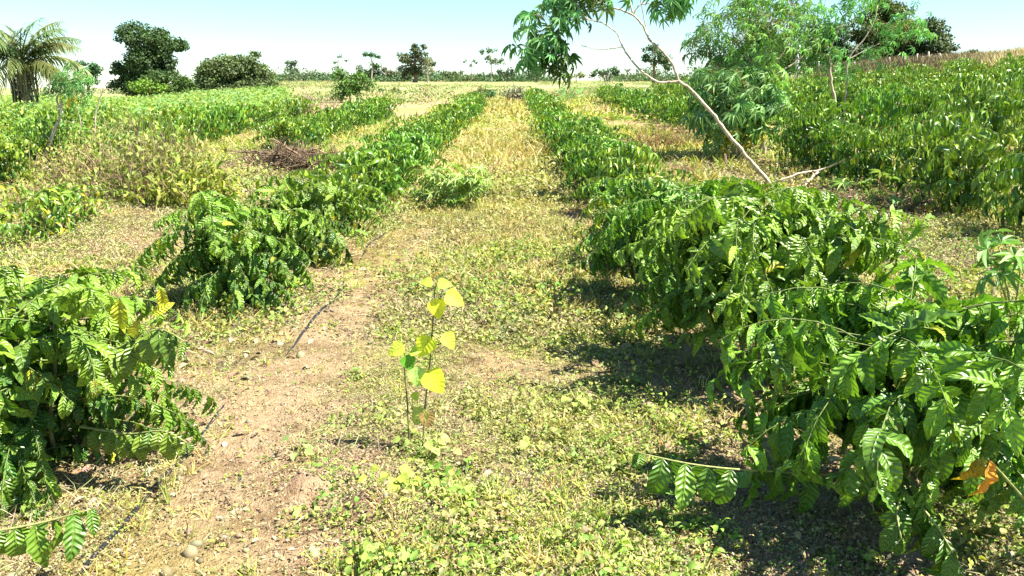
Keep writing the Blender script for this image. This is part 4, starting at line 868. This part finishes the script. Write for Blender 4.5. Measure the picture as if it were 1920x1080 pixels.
for (n, y0, y1, sz, hh, lsz, k) in [(19000, 1.9, 5.2, .035, .045, .013, 14), (17000, 5.2, 12, .06, .09, .024, 12), (6000, 12, 26, .14, .14, .05, 10)]:
    x, y = scatter(n, y0, y1); keep = (rng.random(n) < .25 + .75 * sstep(.36, .56, fbm(x * 1.1, y * .8, 44, 3))) & (rng.random(n) > .8 * strip(x, y)); x, y = x[keep], y[keep]
    if y0 > 5: x2 = rng.uniform(-8, -2.9, n // 3); y2 = rng.uniform(y0, min(y1, 17), n // 3); x3 = rng.uniform(2.4, 5.5, n // 4); y3 = rng.uniform(y0, min(y1, 20), n // 4); x = np.concatenate([x, x2, x3]); y = np.concatenate([y, y2, y3])
    P, d, nn, l, c = rosettes(x, y, k, sz * rng.uniform(.6, 1.6, len(x)), hh, 0, lsz, .5, pick([(.36, .24, .16), (.22, .13, .09), (.46, .36, .20), (.30, .28, .10)], (3, 2, 3, 2), len(x)))
    dwd.leaves(QUAD, P, d, nn, l, .45, np.clip(c, 0, .8))
for (n, y0, y1, sz, hh, lsz, k) in [(1700, 1.9, 5.5, .085, .10, .030, 26), (2600, 5.5, 14, .13, .15, .048, 24)]:
    x, y = scatter(n, y0, y1); cv = cover(x, y); keep = (rng.random(n) < .9 * cv) & (fbm(x * 1.6, y * 1.2, 101, 3) > .44); x, y = x[keep], y[keep]
    P, d, nn, l, c = rosettes(x, y, k, sz * rng.uniform(.5, 1.6, len(x)), hh, 0, lsz, .5, dry(pick([(.30, .37, .07), (.42, .42, .11), (.18, .27, .05), (.38, .29, .14)], (4, 3, 3, 3), len(x)), x, y))
    weed.leaves(MID[1], P, d, nn, l, rng.uniform(.35, .8, len(P)), np.clip(c, 0, .8))
for (n, y0, y1, L_, k, rad_) in [(2600, 1.9, 5.5, .09, 12, .08), (3200, 5.5, 16, .16, 10, .16)]:
    x, y = scatter(n, y0, y1); keep = (fbm(x * .9, y * .7, 131, 3) > .44) & (rng.random(n) > .9 * strip(x, y)); x, y = x[keep], y[keep]
    P, d, nn, l, c = rosettes(x, y, k, rad_, .05, 0, L_, .5, pick([(.40, .28, .17), (.22, .14, .09), (.52, .42, .24), (.34, .22, .15)], (3, 3, 2, 2), len(x)), upright=.25)
    dwd.leaves(STRIP, P, d, nn, l, .03, np.clip(c, 0, .8))
tag(weed.obj('low_weeds', M_WEED, smooth=False), 'carpet of small yellow green weeds covering the path and soil', 'weeds', None, 'stuff')
tag(dwd.obj('dry_weeds', M_DRY, smooth=False), 'brown withered small weeds mixed into the path cover', 'weeds', None, 'stuff')
GC = [(.42, .44, .10), (.55, .48, .18), (.28, .36, .07), (.58, .46, .24)]
for (n, y0, y1, sz, L_, wd, k) in [(3000, 1.9, 5.5, .03, .075, .06, 12), (5000, 5.5, 14, .05, .12, .08, 12), (6500, 14, 34, .12, .26, .11, 10), (5000, 34, 62, .3, .42, .16, 8)]:
    x, y = scatter(n, y0, y1); pt = fbm(x * .7, y * .4, 91, 3); keep = (rng.random(n) < sstep(.42, .62, pt) * .95 + .06) & (rng.random(n) < .04 + cover(x, y))
    keep &= ~((y > 30) & (x < -4) & (x > -26))
    x, y = x[keep], y[keep]
    P, d, nn, l, c = rosettes(x, y, k, sz * rng.uniform(.5, 1.5, len(x)), .0, 0, L_, .5, dry(pick(GC, (4, 4, 3, 3), len(x)), x, y), upright=1.3)
    d[:, 2] = np.abs(d[:, 2]) + .35
    grass.leaves(STRIP, P, d, nn, l, wd, np.clip(c, 0, .8))
tag(grass.obj('grass', M_WEED, smooth=False), 'thin yellow green and straw grass tufts over the path', 'grass', None, 'stuff')
LC = [(.44, .31, .20), (.30, .19, .12), (.56, .44, .29), (.16, .10, .06), (.46, .28, .19)]
for (n, y0, y1, lsz) in [(26000, 1.9, 5.5, .022), (22000, 5.5, 14, .04), (9000, 14, 30, .09)]:
    x, y = scatter(n, y0, y1); keep = (rng.random(n) < .35 + .65 * fbm(x * 2, y * 1.5, 71, 2)) & (rng.random(n) > .65 * strip(x, y)); x, y = x[keep], y[keep]; n = len(x)
    P = np.stack([x, y, Z(x, y) + rng.random(n) * .012 + .003], -1); a_ = rng.uniform(0, 6.283, n)
    d = np.stack([np.cos(a_), np.sin(a_), rng.normal(0, .25, n)], -1); nn = rng.normal(0, .4, (n, 3)) + [0, 0, 1]
    thin = rng.random(n) < .55
    c = pick(LC, (4, 3, 3, 2, 2), n)
    litter.leaves(QUAD, P[thin], d[thin], nn[thin], lsz * rng.uniform(1.2, 3.4, thin.sum()), .07, c[thin])
    litter.leaves(QUAD, P[~thin], d[~thin], nn[~thin], lsz * rng.uniform(.5, 1.4, (~thin).sum()), .5, c[~thin])
# fallen leaves below the near bushes
n = 1300; bx = np.concatenate([rng.normal(1.3, .5, n // 2), rng.normal(-2.2, .4, n // 2)]); by = rng.uniform(2, 9, n)
P = np.stack([bx, by, Z(bx, by) + .012], -1); a_ = rng.uniform(0, 6.28, n)
litter.leaves(MID[0], P, np.stack([np.cos(a_), np.sin(a_), rng.normal(0, .15, n)], -1), rng.normal(0, .3, (n, 3)) + [0, 0, 1], rng.uniform(.05, .12, n), .42, pick([(.30, .2, .13), (.42, .32, .22), (.18, .11, .07)], (1, 1, 1), n))
tag(litter.obj('leaf_litter', M_DRY, smooth=False), 'dry leaf and twig litter scattered on the bare soil', 'litter', None, 'stuff')

cl_ = MB(); n = 2600; x, y = scatter(n, 1.9, 9); kp = rng.random(n) < 1.05 - cover(x, y); x, y = x[kp], y[kp]; n = len(x)
OCT = np.array([(1, 0, 0), (0, 1, 0), (-1, 0, 0), (0, -1, 0), (0, 0, 1), (0, 0, -1), (.6, .6, .5), (-.6, .6, .5), (-.6, -.6, .5), (.6, -.6, .5)], float)
OF = [(4, 6, 7), (4, 7, 8), (4, 8, 9), (4, 9, 6), (6, 0, 1), (6, 1, 7), (7, 1, 2), (7, 2, 8), (8, 2, 3), (8, 3, 9), (9, 3, 0), (9, 0, 6), (0, 5, 1), (1, 5, 2), (2, 5, 3), (3, 5, 0)]
rs_ = rng.uniform(.004, .016, n) * (1 + 1.6 * (rng.random(n) > .93)); zz = Z(x, y)
V = OCT[None] * (rs_[:, None, None] * rng.uniform(.6, 1.3, (n, 10, 3))) + np.stack([x, y, zz], -1)[:, None]
cl_.add(V.reshape(-1, 3), None, (np.array(OF)[None] + (np.arange(n) * 10)[:, None, None]).reshape(-1, 3), np.repeat(pick([(.32, .21, .14), (.24, .15, .10), (.38, .27, .18)], (3, 2, 2), n), 10, axis=0))
tag(cl_.obj('soil_clods', M_DRY, smooth=False), 'small crumbs and clods of pinkish brown soil', 'soil', None, 'stuff')
# low scrub along the far edge of the field
sc_ = MB(); n = 700; x = rng.uniform(-95, 60, n); y = rng.uniform(175, 200, n); kp = fbm(x * .06, y * .01, 66, 3) > .48; x, y = x[kp], y[kp]; n = len(x); k = 70
hh_ = np.repeat(rng.uniform(.4, 1.6, n) * (1 + 1.5 * sstep(.52, .72, fbm(x * .13, y * .02, 67, 2))), k); X_ = np.repeat(x, k) + rng.normal(0, 1.0, n * k); Y_ = np.repeat(y, k) + rng.normal(0, 1, n * k)
P = np.stack([X_, Y_, Z(X_, Y_, False) + hh_ * rng.random(n * k) ** .7], -1); d = rng.normal(0, 1, (n * k, 3)); nn = rng.normal(0, .6, (n * k, 3)) + [0, 0, 1]
sc_.leaves(QUAD, P, d, nn, rng.uniform(.3, .6, n * k), .7, np.repeat(pick([(.09, .13, .06), (.14, .17, .08), (.17, .18, .11)], (2, 2, 1), n), k, axis=0) * rng.uniform(.7, 1.3, (n * k, 1)))
tag(sc_.obj('horizon_scrub', M_TREE, smooth=False), 'broken line of low grey green scrub along the horizon', 'scrub', None, 'stuff')
ft = MB(); n = 1500; y = rng.uniform(52, 172, n); x = y * rng.uniform(-.34, .24, n); kp = fbm(x * .08, y * .05, 88, 3) > .46; x, y = x[kp], y[kp]; n = len(x); k = 22
hh_ = np.repeat(rng.uniform(.12, .5, n) * (1 + 1.2 * (rng.random(n) > .94)), k); X_ = np.repeat(x, k) + rng.normal(0, .45, n * k); Y_ = np.repeat(y, k) + rng.normal(0, .45, n * k)
P = np.stack([X_, Y_, Z(X_, Y_, False) + hh_ * rng.random(n * k)], -1); d = rng.normal(0, 1, (n * k, 3)); nn = rng.normal(0, .6, (n * k, 3)) + [0, 0, 1]
ft.leaves(QUAD, P, d, nn, rng.uniform(.12, .28, n * k), .6, np.repeat(pick([(.16, .22, .06), (.28, .30, .12), (.38, .30, .18)], (3, 2, 2), n), k, axis=0) * rng.uniform(.7, 1.3, (n * k, 1)))
tag(ft.obj('field_tufts', M_WEED, smooth=False), 'scattered low tufts and scrub over the pale far field', 'scrub', None, 'stuff')
# tall weeds on the left and at the far edge of the plot
tw = MB(); n = 9000
x = rng.uniform(-46, -9, n); y = rng.uniform(17, 66, n); u = x / y
keep = (u < -.27) & (u > -.72) & ((y > 30) | (rng.random(n) < .25)) & ((x < -12) | (y > 30)); x, y = x[keep], y[keep]; n = len(x); k = 16
hgt = np.where(y > 30, 1.0, .6) * (.5 + .9 * fbm(x * .25, y * .25, 5, 3))
X_ = np.repeat(x, k) + rng.normal(0, .16, n * k); Y_ = np.repeat(y, k) + rng.normal(0, .16, n * k); H_ = np.repeat(hgt, k) * rng.random(n * k)
P = np.stack([X_, Y_, Z(X_, Y_, False) + H_], -1); d = rng.normal(0, 1, (n * k, 3)) * [1, 1, .5]; nn = rng.normal(0, .5, (n * k, 3)) + [0, 0, 1]
tw.leaves(QUAD, P, d, nn, rng.uniform(.10, .24, n * k), .45, np.repeat(pick([(.24, .34, .09), (.34, .40, .09), (.22, .35, .14)], (3, 2, 3), n), k, axis=0) * rng.uniform(.7, 1.3, (n * k, 1)))
tag(tw.obj('tall_weeds', M_WEED, smooth=False), 'overgrown mass of pale green tall weeds before the trees at left', 'weeds', None, 'stuff')
dg = MB(); n = 9000; x = rng.uniform(10, 66, n); y = rng.uniform(50, 78, n); u = x / y; keep = (u > .36) & (u < .75) & (y > 51 - .02 * x); x, y = x[keep], y[keep]; n = len(x); k = 12
X_ = np.repeat(x, k) + rng.normal(0, .2, n * k); Y_ = np.repeat(y, k) + rng.normal(0, .2, n * k)
P = np.stack([X_, Y_, Z(X_, Y_, False)], -1); d = rng.normal(0, .28, (n * k, 3)) + [0, 0, 1]; nn = rng.normal(0, 1, (n * k, 3)); nn[:, 2] = 0
rr = np.repeat(sstep(.50, .60, x / y + rng.normal(0, .02, n)), k)[:, None]
c = (np.array([.24, .17, .09]) * (1 - rr) + np.array([.62, .46, .24]) * rr) * rng.uniform(.7, 1.3, (n * k, 1))
dg.leaves(STRIP, P, d, nn, np.repeat(.5 + .9 * fbm(x * .2, y * .2, 8, 2), k) * rng.uniform(.6, 1.2, n * k), .07, c)
tag(dg.obj('dry_grass', M_DRY, smooth=False), 'tall dry brown and straw grass covering the hill at right', 'grass', None, 'stuff')
print('individual bushes', nind, 'rest', len(rest))
